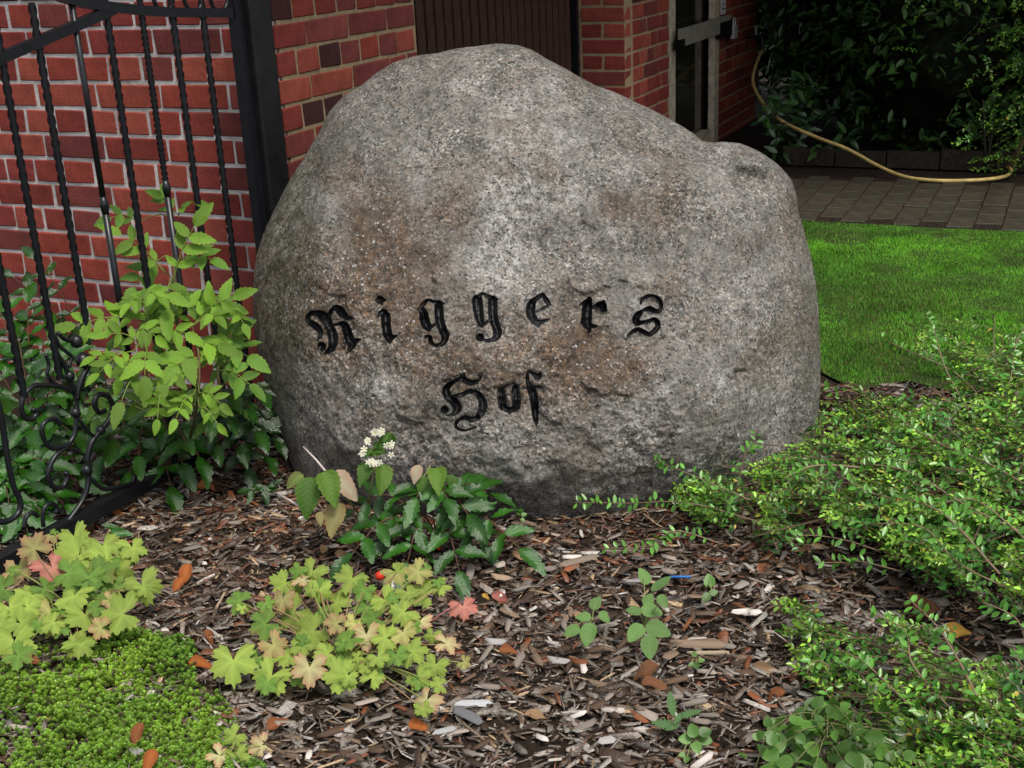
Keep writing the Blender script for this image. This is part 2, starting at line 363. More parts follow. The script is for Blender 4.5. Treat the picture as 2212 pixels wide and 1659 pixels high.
for i in range(5):
    for j in range(30):
        b_ = -1.5 + j * .1225; a_ = LA + .13 + i * .203 + (.1 if j % 2 else 0)
        if b_ > 2.15: continue
        an = q.uniform(-.012, .012); Rz = np.array([[cos(an), -sin(an), 0], [sin(an), cos(an), 0], [0, 0, 1]])
        link('paver', pm[q.randrange(4)], path, mat4(Rz @ RP, pathline(a_, b_) + Z * (-.022 + q.uniform(-.003, .003))))
# ------------------------------------------------------------------ brick house
HB, CH = .1285, .0833                                               # header module, course height
house = thing('brick_house', 'red brick house with a ribbed brown door behind the boulder', 'house', P0)
bm_ = {}
for nm, ln in (('h', HB - .0115), ('s', 2 * HB - .0115)):
    bm_[nm] = []
    for k in range(4):
        m = bevel_box(ln, .1, CH - .0115, .0035, .0024, k + (10 if nm == 's' else 0)); m.materials.append(M['brick']); m.name = 'brick'; bm_[nm].append(m)
def wall_body(name, mat, o, u, nin, L, z0, z1, th=.12, back=.0045):
    b = MB(); b.box(np.asarray(o) + nin * back + Z * z0, u * L, nin * th, Z * (z1 - z0)); return b.build(name, mat, house)
def lay(wall, o, u, nin, L, z0, z1, seed, first_h, off=0.0, pattern=None, vis=0.0):
    """English bond: courses of headers and courses of stretchers; the low, hidden courses are joined"""
    q = random.Random(seed); Rw = np.stack([u, nin, Z], 1); low = MB()
    for kz in range(int(round((z0 - 1.01) / CH)), int(round((z1 - 1.01) / CH))):
        zc = 1.01 + (kz + .5) * CH; head = (kz % 2 == 0) == first_h; x = -off if head else -off - HB * .5
        while x < L - .02:
            kind = 'h' if head else 's'
            if q.random() < .08: kind = 'h' if kind == 's' else 'h'
            w = HB if kind == 'h' else 2 * HB; xa, xb = max(x, 0), min(x + w, L)
            if xb - xa > .035:
                full = xb - xa > w - .004; c = np.asarray(o) + u * ((xa + xb) / 2) + nin * (.05 + q.uniform(-.0012, .0012)) + Z * (zc + q.uniform(-.0012, .0012))
                sx = (xb - xa - .011) / (w - .011); me = bm_[kind][q.randrange(4)]
                Rr = Rw @ np.array([[cos(e := q.uniform(-.006, .006)), 0, sin(e)], [0, 1, 0], [-sin(e), 0, cos(e)]]) @ np.diag([sx if not full else 1, 1, 1])
                if vis < zc < 1.01 + 5.2 * CH: link('brick', me, wall, mat4(Rr, c))
                else:
                    low.add([Rr @ np.array(v.co) + c for v in me.vertices], [tuple(p.vertices) for p in me.polygons])
            x += w
    if low.V: tag(low.build('brickwork', M['brick'], wall), kind='stuff')
zt = 1.01 + 18 * CH
fw = wall_body('front_wall', M['mortar_pale'], P0 + BX * .012, BX, AX, 1.888, -.05, zt)
lay(fw, P0, BX, AX, 1.9, -.05, zt, 1, True, .07, vis=.12)
sw = wall_body('side_wall', M['mortar_sand'], P0 + AX * .125, AX, BX, .875, -.05, zt - .002, back=.0045)
lay(sw, P0 + AX * .104, AX, BX, .896, -.05, zt, 2, True, .02, vis=.5)
PR = P0 + AX * 3.31                                                  # pier beside the door
pw = wall_body('pier_wall', M['mortar_sand'], PR + AX * .004, AX, BX, .78, -.05, zt, th=.262)
lay(pw, PR + AX * .128, AX, BX, .655, -.05, zt, 3, True, .01, vis=.2)
# reveal of the pier: one stretcher, then two headers, course by course
q = random.Random(9)
for kz in range(-12, 6):
    zc = 1.01 + (kz + .5) * CH
    for (x0, kind) in (((.0, 's'),) if kz % 2 else ((.0, 'h'), (HB, 'h'))):
        w = HB if kind == 'h' else 2 * HB
        link('brick', bm_[kind][q.randrange(4)], pw, mat4(np.stack([BX, AX, Z], 1), PR + BX * (x0 + w / 2 - .001) + AX * (.05 + q.uniform(-.002, .002)) + Z * zc))
ew = wall_body('end_wall', M['mortar_sand'], P0 + AX * 5.19, AX, BX, 1.1, -.05, zt)
lay(ew, P0 + AX * 5.185, AX, BX, 1.1, -.05, zt, 4, True, .05, vis=.2)
# ribbed door, recessed
door = MB(); door.box(P0 + AX * .98 + BX * .295 - Z * .05, AX * 2.45, BX * .05, Z * (zt + .05))
door = door.build('door', M['dark'], house)
sl = MB(); sl.box(np.array([-.033, -.012, 0]), (.066, 0, 0), (0, .024, 0), (0, 0, zt)); slm = py_mesh('slat', sl.V, sl.F, M['slat'])
for k in range(25):
    link('slat', slm, door, mat4(np.stack([AX, BX, Z], 1), P0 + AX * (1.10 + k * .0862) + BX * (.281 + .002 * sin(k * 7.1))))
f_ = MB(); f_.box(P0 + AX * 3.262 + BX * .255, AX * .03, BX * .035, Z * zt); f_.build('door_post', M['iron'], door)
# tall window with pale frame behind a locked steel bar
win = MB(); win.box(P0 + AX * 4.09 + BX * .07 - Z * .02, AX * 1.09, BX * .04, Z * (zt + .02)); win = win.build('window', M['dark'], house)
pn = MB(); pn.box(P0 + AX * 4.25 + BX * .055 + Z * .05, AX * .78, BX * .012, Z * (zt - .06)); pn.build('pane', M['pane'], win)
for (s0, s1, d0_, d1_) in ((4.13, 4.25, .01, .068), (5.06, 5.165, -.012, .03)):
    f_ = MB(); f_.box(P0 + AX * s0 + BX * d0_, AX * (s1 - s0), BX * (d1_ - d0_), Z * zt); f_.build('frame', M['frame_wood'], win)
f_ = MB(); f_.box(P0 + AX * 4.092 + BX * .02, AX * .036, BX * .04, Z * zt); f_.build('frame', M['iron'], win)
f_ = MB(); f_.box(P0 + AX * 4.252 + BX * .012 + Z * .01, AX * .777, BX * .05, Z * .09); f_.build('sill', M['frame_wood'], win)
rf = MB(); rf.box(P0 - AX * .35 - BX * .75 + Z * (zt + .003), AX * 7.2, BX * 3.2, Z * .16); rf.build('shade_roof', M['slat'], house)  # unseen eave slab, added to keep sky light off the side wall
def sp(s, z, off): return P0 + AX * s + Z * z - BX * off             # a point on the side of the house
sb = thing('security_bar', 'dull steel bar locked across the tall window', 'bar', sp(4.7, .6, .03))
b = MB(); b.box(sp(4.17, .715, .045), AX * 1.17, BX * .016, Z * .105); b.build('flat_bar', M['bar_steel'], sb)
b = MB(); b.box(sp(4.15, .70, .06), AX * .07, BX * .05, Z * .06); b.build('bracket', M['dark'], sb)
b = MB(); b.box(sp(5.06, .685, .055), AX * .28, BX * .04, Z * .1); b.build('lock_case', M['dark'], sb)
pl = thing('padlock', 'small silver padlock hanging at the end of the steel bar', 'padlock', sp(5.37, .66, .06))
b = MB(); b.box(sp(5.335, .66, .07), AX * .085, BX * .024, Z * .085); b.build('body', M['padlock'], pl)
b = MB(); b.tube(smoothline([sp(5.35, .74, .058), sp(5.35, .775, .058), sp(5.365, .79, .058), sp(5.39, .79, .058), sp(5.405, .775, .058), sp(5.405, .74, .058)], 4), .005, 6); b.build('shackle', M['padlock'], pl)
sg = thing('wall_plate', 'small white plate with grey print on the bricks beside the window', 'sign', sp(5.27, .83, .01))
b = MB(); b.box(sp(5.215, .825, .010), AX * .115, BX * .006, Z * .115); b.build('panel', M['plate'], sg)
b = MB(); b.box(sp(5.235, .855, .0125), AX * .075, BX * .002, Z * .010); b.box(sp(5.258, .886, .0125), AX * .03, BX * .002, Z * .012); b.build('print', M['ink'], sg)
tp = thing('garden_tap', 'dark garden tap on the house wall where the hose begins', 'tap', sp(5.95, .6, .06))
b = MB(); b.tube([sp(5.95, .62, 0), sp(5.95, .62, .14)], .016, 8); b.tube([sp(5.95, .62, .11), sp(5.95, .53, .12)], .018, 8); b.build('body', M['iron'], tp)
b = MB(); b.tube([sp(5.95, .62, .07), sp(5.95, .68, .07)], .008, 6); b.tube([sp(5.91, .685, .07), sp(5.99, .685, .07)], .009, 6); b.build('handle', M['padlock'], tp)
hz0 = sp(5.95, .53, .12)
hp = [hz0 + np.array([0, 0, .01])]
for (x, y, z_) in ((1626, 170, .40), (1648, 222, .30), (1690, 262, .24), (1760, 295, .18), (1830, 322, .13), (1900, 360, .05), (1955, 382, .02)): hp.append(ground(x, y, z_))
hp += [ground(2020, 390, .018), ground(2090, 390, .014), ground(2145, 386, .014), ground(2175, 379, .016), ground(2184, 368, .02), ground(2176, 360, .03)]
b = MB(); b.tube(smoothline(hp, 6), .0105, 8); tag(b.build('garden_hose', M['hose'], None, True), 'yellow garden hose sagging from the wall tap to the brick path', 'hose')
b = MB(); b.tube(smoothline([ground(2176, 358, .03), ground(2190, 345, .1), ground(2212, 300, .3), ground(2240, 260, .5)], 5), .011, 6, (.3, .25, .12)); tag(b.build('dry_cane', M['stem']), 'dry leaning cane at the end of the hose', 'cane')

# ------------------------------------------------------------------ iron gate, swung open towards the left
G1 = ground(0, 1215, .05); G2 = ground(622, 878, .05); GD = unit(G2 - G1); GN = np.array([-GD[1], GD[0], 0])
def gp(x, y, off=0): return onplane(x, y, G1, GN) + GN * off
gate = thing('iron_gate', 'black wrought iron gate with twisted bars standing open before the brick wall', 'gate', G1 * [1, 1, 0])
def prismbar(P, w, h=None):
    b = MB(); h = h or w
    P = [np.asarray(p) for p in P]
    V = []; F = []
    for i, p in enumerate(P):
        tng = unit(P[min(i + 1, len(P) - 1)] - P[max(i - 1, 0)]); sde = np.cross(tng, GN)
        V += [p - sde * h / 2 - GN * w / 2, p + sde * h / 2 - GN * w / 2, p + sde * h / 2 + GN * w / 2, p - sde * h / 2 + GN * w / 2]
    for i in range(len(P) - 1):
        for k in range(4): F.append((i * 4 + k, i * 4 + (k + 1) % 4, i * 4 + 4 + (k + 1) % 4, i * 4 + 4 + k))
    F += [(3, 2, 1, 0), tuple(range(len(V) - 4, len(V)))]
    b.add(V, F); return b
prismbar([G1 - GD * .25, G2 - GD * .02], .034).build('bottom_rail', M['iron'], gate)
prismbar([G2 - GD * .03 - Z * .04, G2 - GD * .03 + Z * 1.35], .03).build('stile', M['iron'], gate)
zz = lambda L: [gp(x * .2865, y * .2865) for x, y in L]
prismbar(smoothline(zz([(-500, -230), (0, -170), (300, -90), (560, 5), (850, 55), (1200, 88), (1480, 96), (1735, 98)]), 4), .022, .024).build('top_rail', M['iron'], gate)
prismbar(smoothline(zz([(-500, 700), (-200, 535), (0, 440), (300, 310), (600, 180), (850, 70)]), 4), .02, .024).build('arched_rail', M['iron'], gate)
prismbar(zz([(300, -260), (1000, -110), (1735, -70)]), .02, .02).build('upper_rail', M['iron'], gate)
def twisted(p, z0, z1, w=.0078, turns=9.0, pl=(.0, .0)):
    V = []; F = []; n = max(8, int((z1 - z0) / .005))
    for i in range(n + 1):
        zq = z0 + (z1 - z0) * i / n; an = 2 * pi * turns * (zq) * 1.0
        rr = w * 1.25
        for k in range(4):
            V.append((p[0] + rr * cos(an + k * pi / 2), p[1] + rr * sin(an + k * pi / 2), zq))
    F = [(i * 4 + k, i * 4 + (k + 1) % 4, i * 4 + 4 + (k + 1) % 4, i * 4 + 4 + k) for i in range(n) for k in range(4)]
    b = MB(); b.add([np.array(v) for v in V], F); return b
for (x, ybot, kind) in ((-75, 860, 1), (17, 818, 1), (101, 705, 1), (186, 765, 0), (256, 1150, 1), (330, 1080, 0), (395, 1020, 1), (459, 960, 1)):
    p = gp(x, 200); zb = .05
    if ybot < 900:
        lo, hi = .0, 1.2
        for _ in range(30):
            md = (lo + hi) / 2
            if proj([p[0], p[1], md])[1] > ybot: lo = md
            else: hi = md
        zb = lo
    if kind: twisted(p, zb, 1.3).build('bar', M['iron'], gate, True)
    else:
        b = MB(); b.tube([(p[0], p[1], zb), (p[0], p[1], .785)], .0088, 8); b.tube([(p[0], p[1], .785), (p[0], p[1], .81), (p[0], p[1], .83)], [.0088, .012, .0075], 8)
        if x == 330: tw_ = twisted(p, .83, 1.3, .0072, 16.0); b.add(tw_.V, tw_.F)
        else: b.tube([(p[0], p[1], .83), (p[0], p[1], 1.3)], .0078, 8)
        b.build('bar', M['iron'], gate, True)
g6 = lambda L: [gp(x * .3298, 662.5 + y * .3298) for x, y in L]
for L, w in (([(690, 680), (650, 692), (620, 650), (625, 600), (660, 575), (710, 590), (735, 650), (720, 730), (660, 810), (600, 890), (575, 980), (580, 1080), (575, 1170), (540, 1270), (480, 1360), (420, 1440)], .009),
             ([(360, 165), (350, 250), (380, 320), (430, 400), (462, 490), (500, 600), (502, 700), (490, 830), (440, 910), (370, 970), (330, 1040), (315, 1110), (350, 1180), (410, 1180), (440, 1120), (430, 1080)], .0085),
             ([(560, 320), (576, 380), (545, 450), (515, 530), (500, 610)], .010),
             ([(380, 170), (420, 210), (490, 232)], .007), ([(365, 200), (390, 255), (440, 300), (470, 330), (450, 400)], .006),
             ([(210, 670), (240, 692), (215, 732), (165, 728), (140, 650), (160, 580), (215, 522), (300, 515), (400, 522), (480, 560)], .008),
             ([(395, 775), (365, 738), (310, 745), (275, 790), (285, 860), (330, 922), (400, 920), (470, 880)], .008),
             ([(297, 310), (320, 380), (310, 440), (340, 490), (390, 520)], .006),
             ([(365, 1355), (372, 1310), (330, 1288), (290, 1320), (280, 1390), (285, 1440)], .007),
             ([(250, 1372), (210, 1350), (170, 1380), (158, 1450)], .007),
             ([(-60, 1400), (10, 1410), (80, 1390), (130, 1330), (125, 1250), (90, 1180), (50, 1000), (10, 740), (-20, 600)], .0095),
             ([(520, 735), (560, 800), (620, 850), (650, 815)], .006), ([(590, 1120), (640, 1170), (700, 1195), (850, 1160), (885, 1100)], .007), ([(520, 950), (470, 935), (410, 925)], .007)):
    b = MB(); b.tube(smoothline(g6(L), 5), w * .82, 6); b.build('scroll', M['iron'], gate, True)
for (x, y, rr) in ((502, 228, .017), (545, 350, .02), (456, 455, .014), (495, 695, .014), (568, 1070, .015), (660, 810, .013)):
    p = g6([(x, y)])[0]; b = MB(); b.tube([p + Z * dz for dz in (-rr, -rr * .8, -rr * .35, rr * .35, rr * .8, rr)], [rr * .2, rr * .62, rr * .95, rr * .95, rr * .62, rr * .2], 8); b.build('collar', M['iron'], gate, True)
for x in (1230, 1455, 1650):
    c = zz([(x, -15)])[0]; b = MB(); b.tube([c + GD * .034 * cos(an) + Z * .034 * sin(an) for an in np.linspace(0, 2 * pi, 21)], .006, 6, cap=False); b.build('ring', M['iron'], gate, True)
# gate post
pc = onplane(548, 200, G2, AX); pc = np.array([pc[0], pc[1], 0]) + AX * .03
post = thing('gate_post', 'tall black square steel post between the gate and the boulder', 'post', pc)
dx = unit(np.array([cos(radians(-38)), sin(radians(-38)), 0])); dy = np.array([-dx[1], dx[0], 0]); w = .082
b = MB(); b.box(pc - dx * w / 2 - dy * w / 2 - Z * .02, dx * w, dy * w, Z * 1.5)
me = py_mesh('shaft', b.V, b.F, M['post']); sh = link('shaft', me, post); bv = sh.modifiers.new('bevel', 'BEVEL'); bv.width = .006; bv.segments = 2
for zq in (.93, .99):
    b = MB(); c = pc - dx * .0 - dy * (w / 2 + .006) - dx * .012 + Z * zq; b.tube([c - dy * .012, c + dy * .012], .012, 10); b.build('hinge_bolt', M['iron'], post)
# ------------------------------------------------------------------ the boulder and its carved letters
OUT = np.array([(546, 660), (548, 600), (556, 545), (575, 490), (600, 440), (628, 385), (655, 345), (690, 285), (712, 240), (745, 205), (780, 185), (810, 160), (850, 135), (900, 120), (945, 115), (985, 105), (1030, 100), (1075, 94), (1120, 98), (1150, 108), (1180, 127), (1215, 145), (1250, 165), (1290, 187), (1330, 200), (1375, 222), (1420, 243), (1460, 265), (1500, 290), (1525, 311), (1560, 306), (1600, 310), (1640, 327), (1680, 355), (1708, 385), (1720, 420), (1725, 460), (1740, 510), (1755, 570), (1765, 640), (1770, 720), (1772, 800), (1770, 870), (1762, 930), (1745, 1010), (1700, 1070), (1630, 1120), (1540, 1165), (1430, 1205), (1300, 1230), (1160, 1235), (1020, 1225), (890, 1195), (780, 1150), (700, 1100), (650, 1050), (622, 980), (603, 920), (583, 860), (564, 790), (550, 720)], float)
CB = np.array([1150., 640.]); D0 = 3.47
q = OUT - CB; ang = np.arctan2(q[:, 1], q[:, 0]); rad = np.hypot(q[:, 0], q[:, 1]); od = np.argsort(ang); ang, rad = ang[od], rad[od]
def Rout(a): return np.interp(a, ang, rad, period=2 * pi)
L1 = lambda L: [(633.7 + x * .15625, 610.6 + y * .15625, h * .15625 + .9) for x, y, h in L]
L2 = lambda L: [(979.3 + x * .15625, 610.6 + y * .15625, h * .15625 + .9) for x, y, h in L]
L3 = lambda L: [(1267.4 + x * .09376, 610.6 + y * .09376, h * .09376 + .8) for x, y, h in L]
L4 = lambda L: [(921.7 + x * .13021, 789.2 + y * .13021, h * .13021 + .7) for x, y, h in L]
LET = [
 ('R', L1, [[(330,790,8),(375,740,22),(370,660,35),(300,590,45),(215,540,35),(200,490,30),(240,430,30),(320,420,35),(400,450,60),(460,520,68),(500,620,60),(545,720,65),(550,830,60),(520,920,45),(440,980,12)],[(395,880,58),(396,881,58)],[(500,560,20),(500,480,20),(520,400,25),(580,345,32),(640,380,58),(690,440,52),(760,490,30),(840,495,5)],[(550,590,8),(640,570,25),(710,590,50),(750,690,60),(780,790,65),(820,850,50),(770,930,25)],[(800,830,40),(880,800,30),(935,780,6)]]),
 ('i', L1, [[(1130,245,4),(1205,240,42),(1290,245,4)],[(1195,185,8),(1200,240,46),(1230,300,5)],[(1150,480,5),(1210,420,32),(1240,390,25)],[(1240,380,20),(1275,460,60),(1285,600,60),(1310,730,60),(1330,790,38),(1330,840,5)],[(1330,770,40),(1390,750,25),(1435,730,5)],[(1240,380,15),(1335,440,5)]]),
 ('g', L1, [[(1720,360,8),(1790,400,52),(1810,500,62),(1840,590,60),(1870,640,32),(1880,670,5)],[(1740,360,20),(1820,270,24),(1870,235,12)],[(1870,235,14),(1960,270,20),(2085,290,10)],[(2010,300,55),(2015,420,60),(2030,560,60),(2070,660,58),(2100,740,52),(2080,820,40),(2010,865,22),(1930,850,20),(1900,810,30),(1890,750,22),(1840,745,16),(1820,770,8)],[(1870,630,25),(1960,580,14)]]),
 ('g', L2, [[(260,245,8),(340,200,28),(400,145,14)],[(400,145,14),(500,200,24),(620,230,8)],[(330,240,70),(345,370,68),(365,500,58),(385,570,42),(395,610,8)],[(395,600,18),(500,520,18)],[(545,240,60),(545,370,62),(560,520,60),(600,640,56),(610,700,56),(590,760,38),(500,800,20),(430,800,18)],[(370,755,55),(371,756,55)]]),
 ('e', L2, [[(1240,165,22),(1120,240,34),(1075,320,60),(1070,430,60),(1110,510,54),(1160,560,38),(1175,610,8)],[(1160,550,30),(1230,540,24),(1325,500,8)],[(1240,165,22),(1290,250,34),(1340,300,12)],[(1340,300,12),(1270,345,18),(1140,405,10)]]),
 ('r', L2, [[(1740,310,4),(1830,260,24),(1890,215,18)],[(1880,230,35),(1855,330,64),(1845,450,70),(1840,540,70),(1870,620,42),(1885,700,6)],[(1870,600,40),(1930,600,28),(2010,600,4)],[(1800,545,35),(1750,555,5)],[(1930,345,12),(2010,310,42),(2060,320,58),(2075,370,38),(2130,380,5)],[(2060,300,42),(2085,240,5)]]),
 ('s', L3, [[(1250,470,25),(1290,380,40),(1390,310,35),(1520,300,30),(1640,360,40),(1710,460,40),(1715,570,38),(1680,640,45),(1580,655,48),(1480,610,62),(1400,600,50),(1300,640,30),(1180,740,70),(1130,860,82),(1180,930,62),(1300,910,40),(1430,890,45),(1540,840,42),(1620,900,58),(1640,1000,58),(1580,1090,58),(1450,1190,48),(1330,1150,52),(1190,1080,48),(1060,1130,42),(910,1245,5)]]),
 ('H', L4, [[(890,190,18),(860,250,25),(770,290,42),(680,270,50),(600,210,48),(625,120,8)],[(600,200,42),(480,260,25),(370,330,45),(320,420,62),(360,520,68),(450,600,72),(510,690,74),(480,780,45),(390,830,14),(310,825,8)],[(300,735,66),(301,736,66)],[(480,510,32),(600,480,32),(720,430,32),(840,470,48),(910,560,60),(935,670,74),(900,790,60),(820,880,35),(740,900,48),(630,870,35),(530,910,28),(480,980,22),(520,1050,22),(650,1080,15),(820,1020,10)]]),
 ('o', L4, [[(1150,390,5),(1230,400,28)],[(1240,430,65),(1245,560,66),(1260,670,66)],[(1260,690,55),(1350,740,42),(1380,800,8)],[(1380,740,42),(1460,720,48),(1550,700,8)],[(1470,370,55),(1480,500,72),(1490,640,68),(1470,710,48)],[(1240,400,28),(1350,350,24),(1440,300,10)],[(1440,310,10),(1480,370,38)]]),
 ('f', L4, [[(1900,120,8),(1850,190,52),(1780,150,34),(1710,110,18),(1670,160,22),(1675,260,28),(1700,340,40),(1750,430,74),(1780,560,68),(1795,700,60),(1805,840,50),(1815,940,32),(1820,1010,5)],[(1600,385,10),(1680,380,18),(1800,380,32),(1900,370,20),(1935,440,8)]]),
]
def seg_sdf(x, y, s):
    best = np.full(x.shape, 1e9)
    for (ax_, ay_, ra), (bx_, by_, rb) in zip(s[:-1], s[1:]):
        vx, vy = bx_ - ax_, by_ - ay_; tt = np.clip(((x - ax_) * vx + (y - ay_) * vy) / (vx * vx + vy * vy + 1e-9), 0, 1)
        best = np.minimum(best, np.hypot(x - ax_ - tt * vx, y - ay_ - tt * vy) - (ra + (rb - ra) * tt))
    return best
def letters_sdf(x, y):
    best = np.full(x.shape, 99.); who = np.full(x.shape, -1)
    for i, (nm, Lf, st) in enumerate(LET):
        pts = [p for s in st for p in Lf(s)]; px_ = [p[0] for p in pts]; py_ = [p[1] for p in pts]
        k = np.where((x > min(px_) - 25) & (x < max(px_) + 25) & (y > min(py_) - 25) & (y < max(py_) + 25))[0]
        if len(k) == 0: continue
        d = np.full(len(k), 99.)
        for s in st:
            s2 = Lf(s)
            if len(s2) > 2:
                s2 = [tuple(v) for v in smoothline(np.array(s2), 3)]
            d = np.minimum(d, seg_sdf(x[k], y[k], s2))
        b = d < best[k]; best[k[b]] = d[b]; who[k[b]] = i
    return best, who
def polyd(x, y, L):
    L = np.asarray(L, float); return seg_sdf(x, y, [(p[0], p[1], 0.) for p in L])
def bulge(x, y):
    """how far the face of the stone stands in front of its outline"""
    q0, q1 = x - CB[0], y - CB[1]; tt = np.clip(np.hypot(q0, q1) / Rout(np.arctan2(q1, q0)), 0, 1)
    b = .46 * np.clip(1 - tt ** 2.5, 0, 1) ** .58
    v = (y - 640) / 500.
    b = b + np.clip(1 - tt ** 4, 0, 1) * (.15 * np.clip(v, -1, 1) - .03)                # the face leans back towards the top
    sd = polyd(x, y, [(1512, 318), (1540, 342), (1590, 376), (1640, 392)])  # crease below the right shoulder
    b = b - .045 * np.exp(-(sd / 24) ** 2) * (1 - tt ** 14)
    b = b + .035 * np.exp(-(((x - 1620) / 75) ** 2 + ((y - 348) / 30) ** 2))
    rx = x - np.interp(y, [380, 480, 560, 640, 760, 900, 1000], [1750, 1655, 1612, 1590, 1566, 1548, 1540])  # edge towards the right flank
    b = b - .10 * np.clip(rx / 190., 0, 1) ** 1.1 * np.clip((y - 430) / 120., 0, 1) * (1 - tt ** 6)
    lx = np.interp(y, [250, 400, 560, 700, 900], [735, 690, 660, 650, 690]) - x             # edge towards the left flank
    b = b - .07 * np.clip(lx / 110., 0, 1) * (1 - tt ** 6)
    b = b - .022 * np.clip(1.4 * np.exp(-(((x - 850) / 150) ** 2 + ((y - 560) / 130) ** 2)) - .3, 0, 1)                   # broken, hollow patch
    b = b - .035 * np.clip((y - 985 - .02 * np.abs(x - 1150)) / 120., 0, 1) ** 1.3 * np.clip((x - 850) / 200., 0, 1)   # undercut foot
    b = b + .016 * np.clip(np.sin((x * .55 + y) / 120.) , -.3, 1) * (1 - tt ** 4) * np.clip((y - 300) / 300, 0, 1)
    b = b + .03 * np.exp(-((x - np.interp(y, [180, 300, 430, 560], [840, 745, 700, 690])) / 45) ** 2) * np.clip((y - 170) / 80, 0, 1) * np.clip((620 - y) / 150, 0, 1)   # ridge down the left shoulder
    b = b - .03 * np.exp(-(((x - 1350) / 230) ** 2 + ((y - 560) / 120) ** 2)) + .022 * np.exp(-(((x - 1180) / 190) ** 2 + ((y - 380) / 110) ** 2))
    return np.maximum(b, .0), tt
def axis_grid(lo, hi, step, span=1.0, coarse=.0105):
    a_ = np.arange(-span, lo, coarse); b_ = np.arange(lo, hi, step); c_ = np.arange(hi, span + 1e-6, coarse)
    return np.concatenate([a_, b_, c_[:-1] if abs(c_[-1] - span) < coarse * .3 else c_, [span]])
us = axis_grid(-.88, .5, .0030); vs_ = axis_grid(-.06, .62, .0036)
Ug, Vg2 = np.meshgrid(us, vs_); u, v = Ug.ravel(), Vg2.ravel()
dxx, dyy = u * np.sqrt(1 - v * v / 2), v * np.sqrt(1 - u * u / 2); an_ = np.arctan2(dyy, dxx); mr = np.hypot(dxx, dyy)
px = CB[0] + np.cos(an_) * mr * Rout(an_); py = CB[1] + np.sin(an_) * mr * Rout(an_)
sdf, who = letters_sdf(px, py)
e = .6                                                                    # pull the nearest vertices on to the letters' edges
sx_, _ = letters_sdf(px + e, py); sy_, _ = letters_sdf(px, py + e); gx_, gy_ = (sx_ - sdf) / e, (sy_ - sdf) / e
k = (np.abs(sdf) < .95) & (np.hypot(gx_, gy_) > .3); g2_ = gx_[k] ** 2 + gy_[k] ** 2
px[k] -= sdf[k] * gx_[k] / g2_; py[k] -= sdf[k] * gy_[k] / g2_; sdf[k] = 0
bl, tt = bulge(px, py)
rays = Fw[None] + Rt[None] * ((px - CX) / FPX)[:, None] - Up[None] * ((py - CY) / FPX)[:, None]
P = CAM + rays * (D0 - bl)[:, None]
rough = .020 * fbm(P, 4.2, 3, 31) + .0048 * fbm(P, 30, 4, 41, .62) * np.clip(.55 + 1.1 * (py - 420) / 600, .5, 1.25)
rs = rngs(55); sx0, sy0 = rs.uniform(540, 1780, 150), rs.uniform(80, 1240, 150); gg = rs.normal(0, 1, (150, 2)); best = np.full((2, len(px)), 1e9); wi = np.zeros((2, len(px)), int)
wx, wy = px + 30 * fbm(P, 14, 3, 91), py + 30 * fbm(P, 14, 3, 95)
for i in range(150):                                                   # shallow broken facets
    d_ = np.hypot(wx - sx0[i], (wy - sy0[i]) * 1.25); m1 = d_ < best[0]; m2 = (~m1) & (d_ < best[1])
    best[1] = np.where(m1, best[0], np.where(m2, d_, best[1])); wi[1] = np.where(m1, wi[0], np.where(m2, i, wi[1])); best[0] = np.where(m1, d_, best[0]); wi[0] = np.where(m1, i, wi[0])
fo = lambda w_: ((px - sx0[w_]) * gg[w_, 0] + (py - sy0[w_]) * gg[w_, 1]) / 60. * .0045
bw_ = np.clip((best[1] - best[0]) / 9., 0, 1); bw_ = .5 + .5 * bw_
rough += np.clip(fo(wi[0]) * bw_ + fo(wi[1]) * (1 - bw_), -.012, .012) * np.clip((py - 330) / 200, .25, 1)
chip_ = fbm(P, 9, 3, 51); rough += -.010 * np.clip(chip_ - .35, 0, 1) * np.clip((py - 550) / 200, 0, 1)
ins = np.clip(-sdf, 0, 20); carve = np.minimum(1.5 + ins * 1.6, 15) * (ins > .01) * D0 / FPX * .95
rough = np.where(sdf < 6, rough * np.clip(.62 + .38 * np.abs(sdf) / 6, 0, 1), rough)
P = CAM + rays * (D0 - bl - rough * (1 - tt ** 8) + carve)[:, None]
nxg, nyg = len(us), len(vs_)
I, J = np.meshgrid(np.arange(nxg - 1), np.arange(nyg - 1)); idx = (J * nxg + I).ravel()
Fq = np.stack([idx, idx + nxg, idx + nxg + 1, idx + 1], 1)
fc = sdf[Fq].mean(1); inside = fc < -.02; fw_ = np.where(inside, who[Fq[np.arange(len(Fq)), np.argmin(sdf[Fq], 1)]], -1)
gs = lambda x0, y0, rx_, ry_: np.exp(-(((px - x0) / rx_) ** 2 + ((py - y0) / ry_) ** 2))
wob = fbm(np.stack([px, py, 0 * px], 1), 1 / 90., 4, 61)
brown = np.clip(1.4 * gs(840, 555, 170, 150) + .75 * gs(760, 690, 120, 110) + 1.4 * gs(1260, 770, 130, 75) + .7 * gs(1020, 760, 280, 90) + .55 * gs(1150, 850, 180, 60) + .35 * gs(1420, 480, 200, 150) + .5 * wob - .14, 0, 1)
palem = np.clip(2.2 * gs(1068, 585, 62, 52) + 1.0 * gs(1120, 390, 120, 150) + .35 * gs(830, 230, 40, 50) + .35 * gs(1230, 990, 300, 70) + .3 * gs(1560, 700, 120, 200) + .55 * fbm(np.stack([px, py, 0 * px], 1), 1 / 60., 4, 71) - .05, 0, 1) * (1 - .6 * brown)
green = np.clip(1.3 * gs(605, 470, 75, 180) + 1.1 * gs(585, 720, 60, 200) + .45 * gs(690, 300, 40, 60) + .3 * wob - .05, 0, 1)
colm = np.stack([brown, palem, green], 1)
